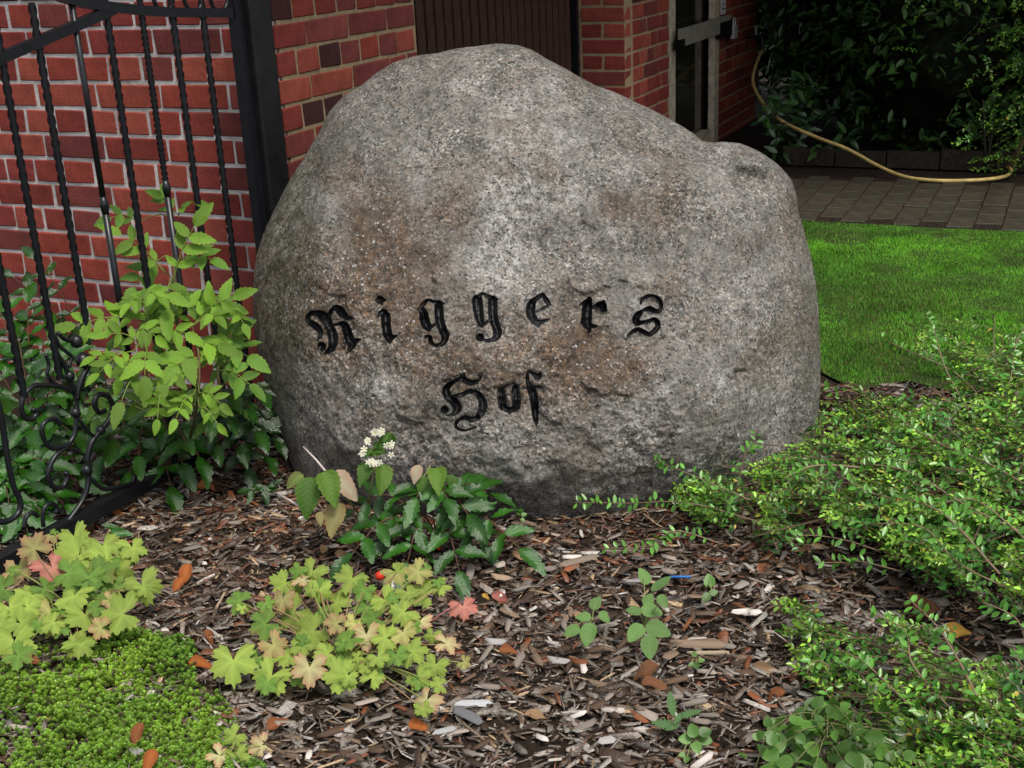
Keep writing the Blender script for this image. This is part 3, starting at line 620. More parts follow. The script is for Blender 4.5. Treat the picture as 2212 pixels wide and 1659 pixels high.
boulder = thing('boulder', 'large grey granite boulder with black carved lettering reading Riggers Hof', 'boulder', ground(1150, 1110))
stone_f = Fq[~inside]
def sub_mesh(name, faces, mat, col):
    ids, inv = np.unique(faces, return_inverse=True)
    return np_mesh(name, P[ids], inv.reshape(faces.shape), mat, col[ids], True)
body = link('stone', sub_mesh('stone', stone_f, M['granite'], colm), boulder)
for i, (nm, _, _) in enumerate(LET):
    ff = Fq[fw_ == i]
    if len(ff):
        o = link('letter', sub_mesh('letter', ff, M['paint'], colm), boulder); o['label'] = 'carved black letter ' + nm
# the back of the stone
u2 = np.linspace(-1, 1, 90); Ub, Vb = np.meshgrid(u2, u2); u, v = Ub.ravel(), Vb.ravel()
dxx, dyy = u * np.sqrt(1 - v * v / 2), v * np.sqrt(1 - u * u / 2); an_ = np.arctan2(dyy, dxx); mr = np.hypot(dxx, dyy)
bx_ = CB[0] + np.cos(an_) * mr * Rout(an_) * .9985; by_ = CB[1] + np.sin(an_) * mr * Rout(an_) * .9985
rays = Fw[None] + Rt[None] * ((bx_ - CX) / FPX)[:, None] - Up[None] * ((by_ - CY) / FPX)[:, None]
bk = .42 * np.clip(1 - mr ** 2.4, 0, 1) ** .55
Pb = CAM + rays * (D0 - .004 + bk)[:, None] * (1 - .10 * bk[:, None] * np.array([.4, .0, .8])); Pb = Pb + rays * (.02 * fbm(Pb, 5, 4, 81) * (1 - mr ** 6))[:, None]
I, J = np.meshgrid(np.arange(89), np.arange(89)); idx = (J * 90 + I).ravel()
o = link('stone_back', np_mesh('stone_back', Pb, np.stack([idx, idx + 1, idx + 91, idx + 90], 1), M['granite'], np.full((8100, 3), (.2, .2, .3)), True), boulder)
def stone_at(x, y, lift=0.0):
    b_, _ = bulge(np.array([float(x)]), np.array([float(y)])); return CAM + ray(x, y) * (D0 - b_[0] - lift)
# ------------------------------------------------------------------ leaves: shapes shared by many leaf objects
TOCAM = lambda P: unit(CAM - np.asarray(P))
def leaflet(name, W=.4, n=12, teeth=.0, fold=.12, curl=.12, cm=(.1, .3, .03), ce=None, mat=None, pk=.75, tipw=1.0, wav=0.0, seed=0):
    q = random.Random(seed); ce = ce or cm; V = []; C = []; cols = (-1, -.55, 0, .55, 1)
    ph = q.uniform(0, 6)
    for i in range(n + 1):
        t_ = i / n; w = W / 2 * max(0, math.sin(pi * min(1, t_ ** pk * .985 + .004))) ** (.8 * tipw)
        if 0 < i < n: w *= 1 + teeth * (1 if i % 2 else -1)
        for s in cols:
            x = s * w; zz_ = fold * abs(s) * w * 2 - curl * (t_ - .15) ** 2 + wav * math.sin(t_ * 9 + ph + 2 * s) * abs(s)
            y = t_ + (teeth * .35 / n * (1 if i % 2 else 0) * 3 * abs(s) if 0 < i < n else 0)
            V.append((x, y, zz_)); f = abs(s) ** 1.5; k_ = 1.12 if s == 0 else 1.0
            C.append(tuple((a * (1 - f) + b * f) * k_ for a, b in zip(cm, ce)))
    F = [(i * 5 + k, i * 5 + k + 1, (i + 1) * 5 + k + 1, (i + 1) * 5 + k) for i in range(n) for k in range(4)]
    return py_mesh(name, V, F, mat, np.array(C), True)
def lobed(name, cm, ce, mat, seed, lobes=5, depth=.5, curl=.25):
    q = random.Random(seed); curl = q.uniform(.0, .75); fx, fy = q.uniform(-.25, .2), q.uniform(-.35, .15); br_ = q.uniform(0, 1); A = np.radians(np.linspace(-158, 158, 61)); cen = [radians((k - (lobes - 1) / 2) * 64 + q.uniform(-5, 5)) for k in range(lobes)]
    sc = [q.uniform(.85, 1.08) for _ in cen]; V = [(0, 0, 0)]; C = [tuple(np.clip(np.array(cm) * 1.25, 0, 1))]; rings = (.35, .68, 1.0)
    for fr in rings:
        for a_ in A:
            r_ = 0
            for c_, s_ in zip(cen, sc):
                d_ = abs(a_ - c_) / radians(36); r_ = max(r_, s_ * (1 - min(d_, 1) ** 2.4))
            tooth = .12 * math.cos((a_) * 20 + seed) + .05 * math.cos(a_ * 33 + 2 * seed)
            r_ = (1 - depth) + depth * r_; rr = fr * r_ * (1 + tooth * max(0, fr - .45) * 1.5) if fr > .5 else fr * (.55 + .45 * r_)
            zz_ = curl * (.35 * rr - .55 * rr * rr) + .09 * math.sin(5 * a_ + seed) * fr * fr + q.uniform(-.02, .02) + fx * (rr * math.sin(a_)) ** 2 + fy * (rr * math.cos(a_)) ** 2
            V.append((rr * math.sin(a_), rr * math.cos(a_), zz_)); f = fr ** 3
            vein = 1 + .22 * max(0, 1 - min(abs(a_ - c_) for c_ in cen) / radians(7)) - .1 * (min(abs(a_ - c_) for c_ in cen) > radians(20)); bw = max(0, math.sin(a_ * 2 + seed * 1.7) - .45) * fr ** 4 * br_ * 1.2; bw = min(1, bw)
            C.append(tuple((a * (1 - f) + b * f) * vein * (1 - bw) + bw * d for a, b, d in zip(cm, ce, (.3, .15, .06))))
    n = len(A); F = [(0, 1 + k, 2 + k) for k in range(n - 1)]
    for g in range(2): F += [(1 + g * n + k, 1 + (g + 1) * n + k, 2 + (g + 1) * n + k, 2 + g * n + k) for k in range(n - 1)]
    return py_mesh(name, V, F, mat, np.array(C), True)
def fan(q, *ms): return ms[q.randrange(len(ms))]
def lf(par, me, P, ang, size, nz=.6, nc=.7, jit=.25, q=random, name='leaf', centre=False):
    P = np.asarray(P, float); n_ = unit(Z * nz + TOCAM(P) * nc + np.array([q.gauss(0, jit) for _ in range(3)])); a_ = radians(ang)
    d_ = Rt * cos(a_) - Up * sin(a_); d_ = unit(d_ - n_ * (d_ @ n_))
    return link(name, me, par, mat4(frame(d_, n_), P - d_ * size * .5 if centre else P, size))
def compound(par, meshes, A, B, pairs, size, q, nz=.6, nc=.6, sag=.02, spread=58, term=1.1, stemc=(.2, .3, .05), bare=.25, r=.0016, jit=.22, mat=None):
    A, B = np.asarray(A, float), np.asarray(B, float); mid = (A + B) / 2 + Z * sag; C_ = smoothline([A, mid, B], 6)
    b = MB(); b.tube(C_, np.linspace(r * 1.3, r * .6, len(C_)), 5, stemc); rach = b.build('leaf', M['stem'], par, True)
    n_ = unit(Z * nz + TOCAM(B) * nc + np.array([q.gauss(0, jit) for _ in range(3)]))
    for k in range(pairs + 1):
        f = bare + (1 - bare) * (k / pairs if pairs else 1); i = min(int(f * (len(C_) - 1)), len(C_) - 2); p = C_[i] + (C_[i + 1] - C_[i]) * (f * (len(C_) - 1) - i)
        d_ = unit(C_[i + 1] - C_[i]); d_ = unit(d_ - n_ * (d_ @ n_) * .6); s_ = np.cross(d_, n_)
        if k == pairs: dirs = [(d_, term)]
        else: dirs = [(unit(d_ * cos(radians(spread)) + s_ * sg * sin(radians(spread)) + np.array([q.gauss(0, .12) for _ in range(3)])), 1 - .25 * (k == 0) + q.uniform(-.12, .12)) for sg in (-1, 1)]
        for dd, sc in dirs:
            nn = unit(n_ + np.array([q.gauss(0, .2) for _ in range(3)])); dd = unit(dd - Z * q.uniform(0, .18))
            link('leaflet', meshes[q.randrange(len(meshes))], rach, mat4(frame(dd, nn), p, size * sc))
    return rach
def stems(par, L, col, name='stem', n=5):
    b = MB()
    for P_, r_ in L: b.tube(smoothline(P_, 5), np.linspace(r_, r_ * .55, (len(P_) - 1) * 5 + 1), n, col)
    return b.build(name, M['stem'], par, True)
YG = [leaflet('leaflet', .46, 12, .10, .10, .16, (.15, .31, .022), (.2, .35, .03), M['leaf'], .72, 1, .02, k) for k in range(4)]
YG2 = [leaflet('leaflet', .5, 12, .08, .10, .2, (.10, .23, .025), (.14, .27, .03), M['leaf'], .72, 1, .02, k + 9) for k in range(3)]
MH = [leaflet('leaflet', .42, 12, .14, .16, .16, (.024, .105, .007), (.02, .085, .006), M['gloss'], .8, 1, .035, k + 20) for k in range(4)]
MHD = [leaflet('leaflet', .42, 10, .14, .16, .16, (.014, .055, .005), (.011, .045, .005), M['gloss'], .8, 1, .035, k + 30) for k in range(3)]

# ------------------------------------------------------------------ yellow-green pinnate shrub between the bars
q = random.Random(3)
base = ground(400, 985); sh = thing('pinnate_shrub', 'bright yellow-green shrub with toothed feather leaves growing through the gate bars', 'shrub', base)
tr = []
spec = [((372, 612), (420, 488), 3.22, 3, .075, YG), ((360, 592), (262, 507), 3.24, 3, .062, YG), ((366, 612), (362, 668), 3.12, 2, .085, YG), ((322, 692), (163, 702), 3.10, 4, .070, YG), ((415, 705), (502, 642), 3.15, 3, .066, YG),
        ((308, 745), (232, 722), 3.08, 2, .05, YG), ((318, 756), (313, 812), 3.02, 2, .075, YG), ((290, 758), (214, 806), 3.0, 3, .046, YG), ((430, 775), (385, 790), 3.08, 2, .085, YG), ((425, 765), (470, 745), 3.12, 2, .07, YG), ((300, 812), (262, 868), 3.0, 1, .068, YG),
        ((352, 845), (340, 905), 3.0, 3, .04, YG), ((420, 850), (380, 905), 3.02, 3, .042, YG), ((430, 850), (476, 872), 3.05, 3, .045, YG), ((430, 880), (470, 915), 3.04, 2, .04, YG), ((470, 800), (540, 830), 3.15, 3, .06, YG2), ((440, 735), (535, 770), 3.2, 3, .075, YG2), ((455, 640), (500, 690), 3.22, 2, .07, YG2),
        ((390, 560), (455, 560), 3.28, 3, .06, YG2), ((345, 560), (290, 620), 3.3, 3, .06, YG2), ((380, 690), (330, 640), 3.25, 3, .06, YG2), ((375, 700), (430, 660), 3.2, 2, .06, YG), ((370, 470), (350, 425), 3.42, 2, .05, YG2), ((385, 465), (418, 435), 3.42, 1, .06, YG2), ((300, 480), (240, 470), 3.42, 2, .05, YG2), ((350, 730), (400, 720), 3.15, 2, .06, YG), ((330, 700), (285, 660), 3.15, 2, .06, YG), ((470, 790), (500, 720), 3.2, 2, .07, YG2), ((400, 800), (360, 830), 3.05, 2, .06, YG), ((250, 790), (205, 770), 3.05, 2, .045, YG)]
sp_ = [[base, dep(395, 850, 3.22), dep(385, 720, 3.24), dep(372, 612, 3.22)], [base, dep(340, 880, 3.15), dep(315, 760, 3.1), dep(322, 692, 3.1)], [base, dep(425, 880, 3.15), dep(430, 775, 3.1), dep(415, 705, 3.15)], [base + np.array([.02, 0, 0]), dep(470, 860, 3.2), dep(470, 800, 3.16)], [dep(385, 720, 3.24), dep(375, 560, 3.34), dep(372, 465, 3.42)]]
stems(sh, [(s, .0045) for s in sp_], (.12, .09, .04))
allp = np.vstack([smoothline(s, 5) for s in sp_])
for k in range(30):
    x, y = q.uniform(215, 535), q.uniform(640, 900); an = q.uniform(0, 6.3); far = k % 3; spec.append(((x, y), (x + 45 * cos(an), y + 28 * sin(an) + 12), 3.12 + .09 * far + (x - 380) * .0004, 3, q.uniform(.042, .058), YG if far < 1 else YG2))
for (a_, b_, d_, pr, sz, ms) in spec:
    A = dep(*a_, d_ + .02); B = dep(*b_, d_ - .04); i = np.argmin(np.linalg.norm(allp - A, axis=1))
    compound(sh, ms, A, B, pr, sz * .9, q, .45, .75, .015, 60, 1.15, (.16, .22, .04))
    if np.linalg.norm(allp[i] - A) > .01: stems(sh, [([allp[i], (allp[i] + A) / 2 + Z * .01, A], .002)], (.16, .2, .05), 'leaf_stalk')

# ------------------------------------------------------------------ dark glossy mahonias behind the gate and beside the boulder
def mahonia(base, label, leaves, ms, q, size=.08, pairs=3, nz=.75, nc=.45, term=1.15, stemc=(.1, .05, .03)):
    pl_ = thing('mahonia_shrub', label, 'shrub', base, 'dark mahonia shrubs')
    top = base + Z * .06
    for (b_, d_) in leaves:
        B = dep(*b_, d_) if d_ > 1.2 else ground(*b_, d_); h = np.asarray(B) - top; A = top + h * .18
        stems(pl_, [([base, A], .003)], stemc); compound(pl_, ms, A, B, pairs, size * q.uniform(.85, 1.1), q, nz, nc, .05, 62, term, stemc, .38, .002)
    return pl_
q = random.Random(8)
mahonia(ground(90, 1010), 'dark glossy mahonia behind the iron scrolls of the gate', [((40, 730), .36), ((-20, 790), .3), ((75, 800), .34), ((140, 770), .35), ((30, 870), .27), ((110, 860), .26), ((-30, 905), .22), ((70, 930), .2), ((150, 930), .2), ((20, 975), .14), ((110, 985), .13), ((-10, 640), .46), ((60, 655), .44), ((190, 850), .24), ((-40, 1010), .1), ((10, 690), .4), ((100, 720), .36), ((160, 820), .28), ((-30, 850), .27), ((50, 1020), .1), ((180, 900), .2), ((90, 900), .22), ((10, 930), .18), ((200, 960), .12), ((150, 1000), .1)], MH, q, .085, 3)
mahonia(ground(30, 1120, 0), 'low glossy mahonia under the lower left end of the gate', [((40, 1010), .16), ((-20, 1030), .16), ((80, 1050), .12), ((20, 1090), .1), ((90, 1110), .07), ((-30, 1140), .07), ((140, 1090), .06), ((170, 1040), .08), ((0, 1060), .12), ((60, 1080), .1), ((110, 1000), .16), ((60, 1150), .05)], MH, q, .08, 3)
mahonia(ground(330, 960), 'dark glossy mahonia low under the yellow-green shrub', [((250, 950), .17), ((220, 985), .12), ((300, 985), .13), ((280, 1020), .06), ((395, 1000), .1), ((430, 985), .14), ((400, 950), .18), ((340, 900), .22), ((370, 1050), .05), ((210, 900), .2)], MH, q, .085, 3)
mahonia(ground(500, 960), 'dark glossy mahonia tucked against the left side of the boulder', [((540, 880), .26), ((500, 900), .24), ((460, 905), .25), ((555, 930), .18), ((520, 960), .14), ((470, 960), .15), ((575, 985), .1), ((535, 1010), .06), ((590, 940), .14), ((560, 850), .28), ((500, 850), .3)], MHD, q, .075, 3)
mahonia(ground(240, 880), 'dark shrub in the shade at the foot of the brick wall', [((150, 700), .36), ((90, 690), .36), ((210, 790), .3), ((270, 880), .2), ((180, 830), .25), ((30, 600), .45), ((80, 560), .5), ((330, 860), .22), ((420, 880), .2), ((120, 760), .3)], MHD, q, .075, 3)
q = random.Random(18)
mahonia(ground(945, 1165), 'glossy dark green mahonia in front of the boulder', [((765, 1103), .10), ((1052, 1064), .14), ((1122, 1184), .06), ((760, 1195), .045), ((992, 1232), .03), ((900, 1075), .16), ((850, 1150), .07), ((1010, 1110), .13), ((1040, 1175), .05), ((880, 1215), .03), ((965, 1075), .17)], MH, q, .076, 3, .75, .6)
# ------------------------------------------------------------------ white-flowered plant with drooping leaves
BR = [leaflet('leaf', .62, 14, .07, .3, .35, c, ce, M['seed'], .66, 1, .03, k + 50) for k, (c, ce) in enumerate([((.085, .18, .018), (.11, .2, .022)), ((.055, .13, .016), (.07, .16, .018)), ((.16, .22, .05), (.2, .22, .06))])]
BP = [leaflet('leaf', .62, 14, .05, .1, .3, c, ce, M['dry'], .66, 1, .03, k + 60) for k, (c, ce) in enumerate([((.4, .36, .25), (.5, .33, .24)), ((.28, .26, .11), (.3, .22, .08))])]
q = random.Random(21); base = ground(790, 1130, 0); fl = thing('flowering_plant', 'drooping leafy plant with a white flower cluster before the boulder', 'plant', base)
top = dep(815, 985, 2.93); t2 = dep(700, 1015, 2.95); t3 = dep(930, 1005, 2.95)
stems(fl, [([base, dep(800, 1060, 2.95), top], .0035), ([base, dep(745, 1070, 2.95), t2], .003), ([base, dep(880, 1080, 2.95), t3], .003)], (.2, .2, .08))
for (x, y, d_, ang_, sz, me) in ((826, 1003, 2.92, 100, .085, BR[0]), (802, 1000, 2.93, 105, .075, BR[1]), (838, 935, 2.93, 70, .05, BR[1]), (700, 1018, 2.90, 75, .105, BR[0]), (672, 1030, 2.92, 95, .115, BR[1]), (655, 1025, 2.94, 140, .06, BR[2]), (715, 1022, 2.92, 40, .105, BP[0]), (733, 1085, 2.92, 95, .10, BP[1]), (905, 1004, 2.92, 100, .055, BP[0]), (945, 1010, 2.90, 85, .085, BR[0]), (965, 1025, 2.92, 80, .075, BR[1]), (915, 1030, 2.93, 95, .06, BR[1]), (690, 1105, 2.9, 85, .04, BP[1])):
    lf(fl, me, dep(x, y, d_), ang_, sz * .86, .3, .9, .3, q)
fm = MB()
for k in range(5):
    a0 = 2 * pi * k / 5; fm.add([(0, 0, 0), (.55 * cos(a0 - .5), .55 * sin(a0 - .5), .12), (1.0 * cos(a0 - .25), 1.0 * sin(a0 - .25), .05), (1.0 * cos(a0 + .25), 1.0 * sin(a0 + .25), .05), (.55 * cos(a0 + .5), .55 * sin(a0 + .5), .12)], [(0, 1, 2, 3, 4)], (.78, .77, .66))
fm.add([(.18 * cos(x), .18 * sin(x), .1) for x in np.linspace(0, 2 * pi, 7)[:6]], [tuple(range(6))], (.6, .5, .1))
fme = py_mesh('blossom', fm.V, fm.F, M['petal'], np.array(fm.C))
for k in range(26):
    an = q.uniform(0, 2 * pi); rr = q.gauss(36, 5); x, y = 815 + rr * .85 * cos(an), 968 + rr * .95 * sin(an)
    if y < 955 and x > 830: continue
    lf(fl, fme, dep(x, y, 2.90), q.uniform(0, 360), .0085, .3, 1, .35, q, 'blossom')
for k in range(8): lf(fl, BR[1], dep(815 + q.gauss(0, 10), 968 + q.gauss(0, 10), 2.915), q.uniform(0, 360), .03, .2, 1, .3, q)
for (a_, b_, lab) in (((655, 965), (705, 1020), 'pale dry twig leaning on the left foot of the boulder'), ((600, 1067), (648, 1095), 'short white twig on the mulch left of the drooping leaves')):
    b = MB(); b.tube([dep(*a_, 2.98), dep((a_[0] + b_[0]) / 2 + 2, (a_[1] + b_[1]) / 2, 2.95), dep(*b_, 2.93)], [.002, .0028, .003], 5, (.5, .42, .4)); tag(b.build('twig', M['stem'], None, True), lab, 'twig')
# ------------------------------------------------------------------ geranium clumps
def gset(cm, ce, k, depth=.5): return [lobed('leaf', cm, ce, M['geranium'], k + j, 5, depth) for j in range(4)]
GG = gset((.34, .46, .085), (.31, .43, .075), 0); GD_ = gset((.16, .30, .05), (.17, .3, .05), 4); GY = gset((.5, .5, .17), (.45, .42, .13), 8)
GC = gset((.6, .56, .28), (.6, .34, .2), 12); GP = gset((.62, .26, .2), (.6, .2, .17), 16); GT = gset((.4, .38, .14), (.48, .27, .15), 20)
def geranium(base, label, L, f, q, hmap, size=1.0):
    pl_ = thing('geranium_clump', label, 'plant', base, 'geranium clumps with lobed leaves'); st_ = []
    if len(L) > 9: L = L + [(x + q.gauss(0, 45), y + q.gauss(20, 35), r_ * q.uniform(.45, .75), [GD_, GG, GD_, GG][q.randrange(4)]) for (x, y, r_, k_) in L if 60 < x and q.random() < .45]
    for (x, y, r_, kind) in L:
        X_, Y_ = f(x, y); h = hmap(Y_) * q.uniform(.75, 1.1); P_ = ground(X_, Y_, h); dist = (P_ - CAM) @ Fw; s = r_ * f.s * dist / FPX * 1.34 * size
        me = kind[q.randrange(4)]; lf(pl_, me, P_, 90 + q.gauss(0, 55), s, .55, .75, .26, q)
        st_.append(([base + np.array([q.gauss(0, .02), q.gauss(0, .02), 0]), (base + P_) / 2 + Z * .02, P_ - Z * .002], .0013))
    b = MB()
    for P_, r_ in st_: b.tube(smoothline(P_, 4), r_, 4, (.3, .2, .1) if q.random() < .5 else (.25, .28, .08))
    b.build('stalk', M['stem'], pl_, True); return pl_
def f1(x, y): return x * .3403, 1094.5 + y * .3403
f1.s = .3403
def f2(x, y): return 403.2 + x * .3055, 1152.1 + y * .3055
f2.s = .3055
q = random.Random(31)
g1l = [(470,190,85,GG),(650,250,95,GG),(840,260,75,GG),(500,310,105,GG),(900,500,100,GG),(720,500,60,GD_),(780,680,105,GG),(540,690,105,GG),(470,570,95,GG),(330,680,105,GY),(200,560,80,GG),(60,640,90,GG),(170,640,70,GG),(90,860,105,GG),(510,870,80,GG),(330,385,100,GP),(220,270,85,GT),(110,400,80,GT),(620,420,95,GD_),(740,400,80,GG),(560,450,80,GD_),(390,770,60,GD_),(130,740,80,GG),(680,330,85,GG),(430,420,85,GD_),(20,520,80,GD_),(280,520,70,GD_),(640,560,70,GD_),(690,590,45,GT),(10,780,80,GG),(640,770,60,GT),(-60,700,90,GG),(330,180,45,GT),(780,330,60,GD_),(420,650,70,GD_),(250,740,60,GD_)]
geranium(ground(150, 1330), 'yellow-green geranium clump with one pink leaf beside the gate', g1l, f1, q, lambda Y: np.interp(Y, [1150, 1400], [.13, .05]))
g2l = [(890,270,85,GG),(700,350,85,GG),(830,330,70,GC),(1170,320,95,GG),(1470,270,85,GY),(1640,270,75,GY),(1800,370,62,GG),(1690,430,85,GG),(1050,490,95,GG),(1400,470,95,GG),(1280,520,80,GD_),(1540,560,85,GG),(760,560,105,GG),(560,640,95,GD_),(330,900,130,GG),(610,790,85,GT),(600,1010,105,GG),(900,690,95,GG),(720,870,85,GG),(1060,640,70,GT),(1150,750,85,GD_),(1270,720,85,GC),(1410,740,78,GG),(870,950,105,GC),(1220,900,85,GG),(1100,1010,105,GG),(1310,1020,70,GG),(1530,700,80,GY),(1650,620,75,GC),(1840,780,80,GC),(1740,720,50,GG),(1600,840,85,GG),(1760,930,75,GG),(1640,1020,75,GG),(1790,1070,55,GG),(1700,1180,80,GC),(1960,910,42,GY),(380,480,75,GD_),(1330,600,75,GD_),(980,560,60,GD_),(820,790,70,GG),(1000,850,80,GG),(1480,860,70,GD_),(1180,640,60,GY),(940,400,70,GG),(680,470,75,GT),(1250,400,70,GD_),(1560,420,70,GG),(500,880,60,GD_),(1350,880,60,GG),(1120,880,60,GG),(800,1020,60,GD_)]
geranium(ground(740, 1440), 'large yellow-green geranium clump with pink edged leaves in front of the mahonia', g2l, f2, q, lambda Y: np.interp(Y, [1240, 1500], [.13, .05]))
geranium(ground(515, 1655), 'tiny pale geranium of four leaves at the lower edge of the stonecrop', [(230,1570,75,GC),(340,1430,65,GG),(350,1580,75,GG),(530,1500,75,GC)], f2, q, lambda Y: .03)
lp = thing('fallen_geranium_leaf', 'pink lobed leaf on a pink stalk right of the large geranium clump', 'leaf', ground(1000, 1310)); lf(lp, GP[0], ground(1000, 1310, .03), 80, .034, .4, .9, .1, q); stems(lp, [([ground(930, 1342, .02), ground(965, 1318, .04), ground(998, 1300, .035)], .0016)], (.5, .18, .18), 'stalk')
# ------------------------------------------------------------------ seedlings in the mulch
SD = [leaflet('leaf', .72, 14, .035, .06, .12, (.13, .25, .07), (.14, .26, .07), M['seed'], .7, .9, .02, k + 70) for k in range(3)]
SE = [leaflet('leaf', .42, 14, .05, .06, .12, (.11, .22, .06), (.12, .23, .06), M['seed'], .75, 1, .02, k + 75) for k in range(2)]
M['cot'] = leafmat('cotoneaster_leaf', .3, .5, .2, .45, .2)
RD = [leaflet('leaf', .82, 12, .0, .08, .12, (.085, .2, .035), (.12, .25, .045), M['cot'], .72, .85, .01, k + 80) for k in range(3)]
TH = [leaflet('leaf', .34, 14, .28, .08, .15, (.08, .17, .06), (.09, .19, .06), M['seed'], .85, 1, .03, k + 85) for k in range(2)]
def f3(x, y): return 979.3 + x * .3403, 1094.5 + y * .3403
def seedling(name, label, root, L, ms, q, h=(.02, .07), group=None, nc=.8):
    b_ = ground(*f3(*root)); pl_ = thing(name, label, 'plant', b_, group); st_ = []
    for (x, y, r_, ang_) in L:
        X_, Y_ = f3(x, y); P_ = ground(X_, Y_, q.uniform(*h)); s = 2 * r_ * .3403 * ((P_ - CAM) @ Fw) / FPX
        lf(pl_, ms[q.randrange(len(ms))], P_, ang_, s, .55, nc, .18, q, 'leaf', True); st_.append(([b_, (b_ + P_) / 2 + Z * .01, P_], .0013))
    stems(pl_, st_, (.25, .3, .1)); return pl_
q = random.Random(41)
seedling('sapling', 'small sapling with brown-spotted grey-green leaves right of the bed centre', (1220, 760), [(1210,440,58,-110),(1240,590,52,-60),(1330,600,48,60),(1260,660,70,20),(1145,660,52,190),(1155,800,75,120),(1300,780,85,30),(1245,890,80,85)], SD, q, (.03, .12))
o = seedling('sapling_shoot', 'single long toothed leaf rising from the spotted sapling', (1250, 560), [(1320,485,80,-45)], SE, q, (.08, .1))
seedling('sapling', 'smaller sapling with five spotted leaves left of the taller one', (880, 730), [(905,610,52,-60),(825,700,52,190),(960,700,45,50),(750,790,58,150),(855,810,80,90)], SD, q, (.02, .08))
seedling('seedling', 'tiny two-leaved seedling near the blue straw', (1640, 555), [(1625,470,45,-100),(1655,545,28,-20),(1605,575,34,130)], RD, q, (.015, .035))
seedling('seedling', 'tiny yellowish seedling below the tan bark slab', (1535, 985), [(1530,935,22,-90),(1575,975,22,0),(1545,1010,26,60),(1510,1005,22,150)], RD, q, (.01, .02))
seedling('thistle', 'young thistle with long toothed grey-green leaves at the lower edge', (1420, 1400), [(1385,1250,85,-95),(1340,1380,85,195),(1430,1340,60,-80),(1510,1310,75,-35),(1390,1400,50,160)], TH, q, (.02, .06))
seedling('seedling', 'small round-leaved seedling just right of the thistle', (1530, 1480), [(1520,1420,48,-110),(1600,1430,46,-30),(1470,1475,42,180),(1600,1480,48,10),(1545,1530,42,70),(1480,1605,26,100),(1450,1575,22,170)], RD, q, (.02, .05))
seedling('seedling', 'tiny sprout at the foot of the boulder right of the mahonia', (430, 70), [(430,20,20,-90),(415,45,18,200),(450,50,18,-20),(440,85,16,60)], RD, q, (.02, .06))
seedling('ivy_sprig', 'dark three-lobed ivy leaves on the mulch under the gate rail', (-2030, -220), [(-2040,-175,85,60),(-2085,-215,60,180),(-1990,-220,60,0)], [MH[0], MH[1]], q, (.02, .03))
seedling('ivy_sprig', 'pale shining leaf just above the left geranium clump', (-2120, 180), [(-2110,165,75,10),(-2170,130,60,200)], [MH[2], MH[1]], q, (.03, .04))
seedling('ivy_sprig', 'small dark ivy sprig on the mulch left of the boulder foot', (-1200, -90), [(-1230,-120,60,200),(-1170,-110,60,-20),(-1190,-60,60,80),(-1330,-100,55,190),(-1290,-60,50,110),(-1130,-150,50,-40)], MHD, q, (.02, .05))
# round-leaved cotoneaster at the lower right
def f4(x, y): return 1405.6 + x * .3646, 1209.7 + y * .3646
q = random.Random(51); base = ground(1800, 1640); ct = thing('cotoneaster', 'round-leaved low shrub at the lower right edge of the bed', 'shrub', base); st_ = []
for k in range(48):
    while True:
        x, y = q.uniform(560, 1560), q.uniform(810, 1290)
        if y > 830 + abs(x - 1150) * .25 + (150 if x < 700 else 0): break
    X_, Y_ = f4(x, y); tipP = ground(X_, Y_, q.uniform(.05, .16)); rootP = base + np.array([q.gauss(0, .05), q.gauss(0, .04), 0])
    Cv = smoothline([rootP, (rootP + tipP) / 2 + Z * .05, tipP], 5); st_.append((list(Cv[::2]), .0014))
    for j in range(5):
        P_ = tipP + (rootP - tipP) * (j * .06) + np.array([q.gauss(0, .016), q.gauss(0, .016), q.gauss(.0, .014)])
        lf(ct, RD[q.randrange(3)], P_, q.uniform(0, 360), q.uniform(.017, .034), .6, .6, .75, q)
stems(ct, st_, (.16, .17, .07), n=4)
q = random.Random(52); b_ = ground(*f4(1950, 1240)); c2 = thing('cotoneaster', 'few round pale leaves at the very bottom right of the bed', 'shrub', b_)
for (x, y) in ((1862, 1160), (2030, 1140), (2010, 1200), (2120, 1180), (1930, 1230), (1860, 1050), (2170, 1130)): lf(c2, RD[q.randrange(3)], ground(*f4(x, y), q.uniform(.05, .1)), q.uniform(0, 360), .042, .8, .6, .2, q)
stems(c2, [([b_, ground(*f4(x, y), .05)], .0014) for x, y in ((1862, 1160), (2030, 1140), (2120, 1180))], (.16, .17, .07))
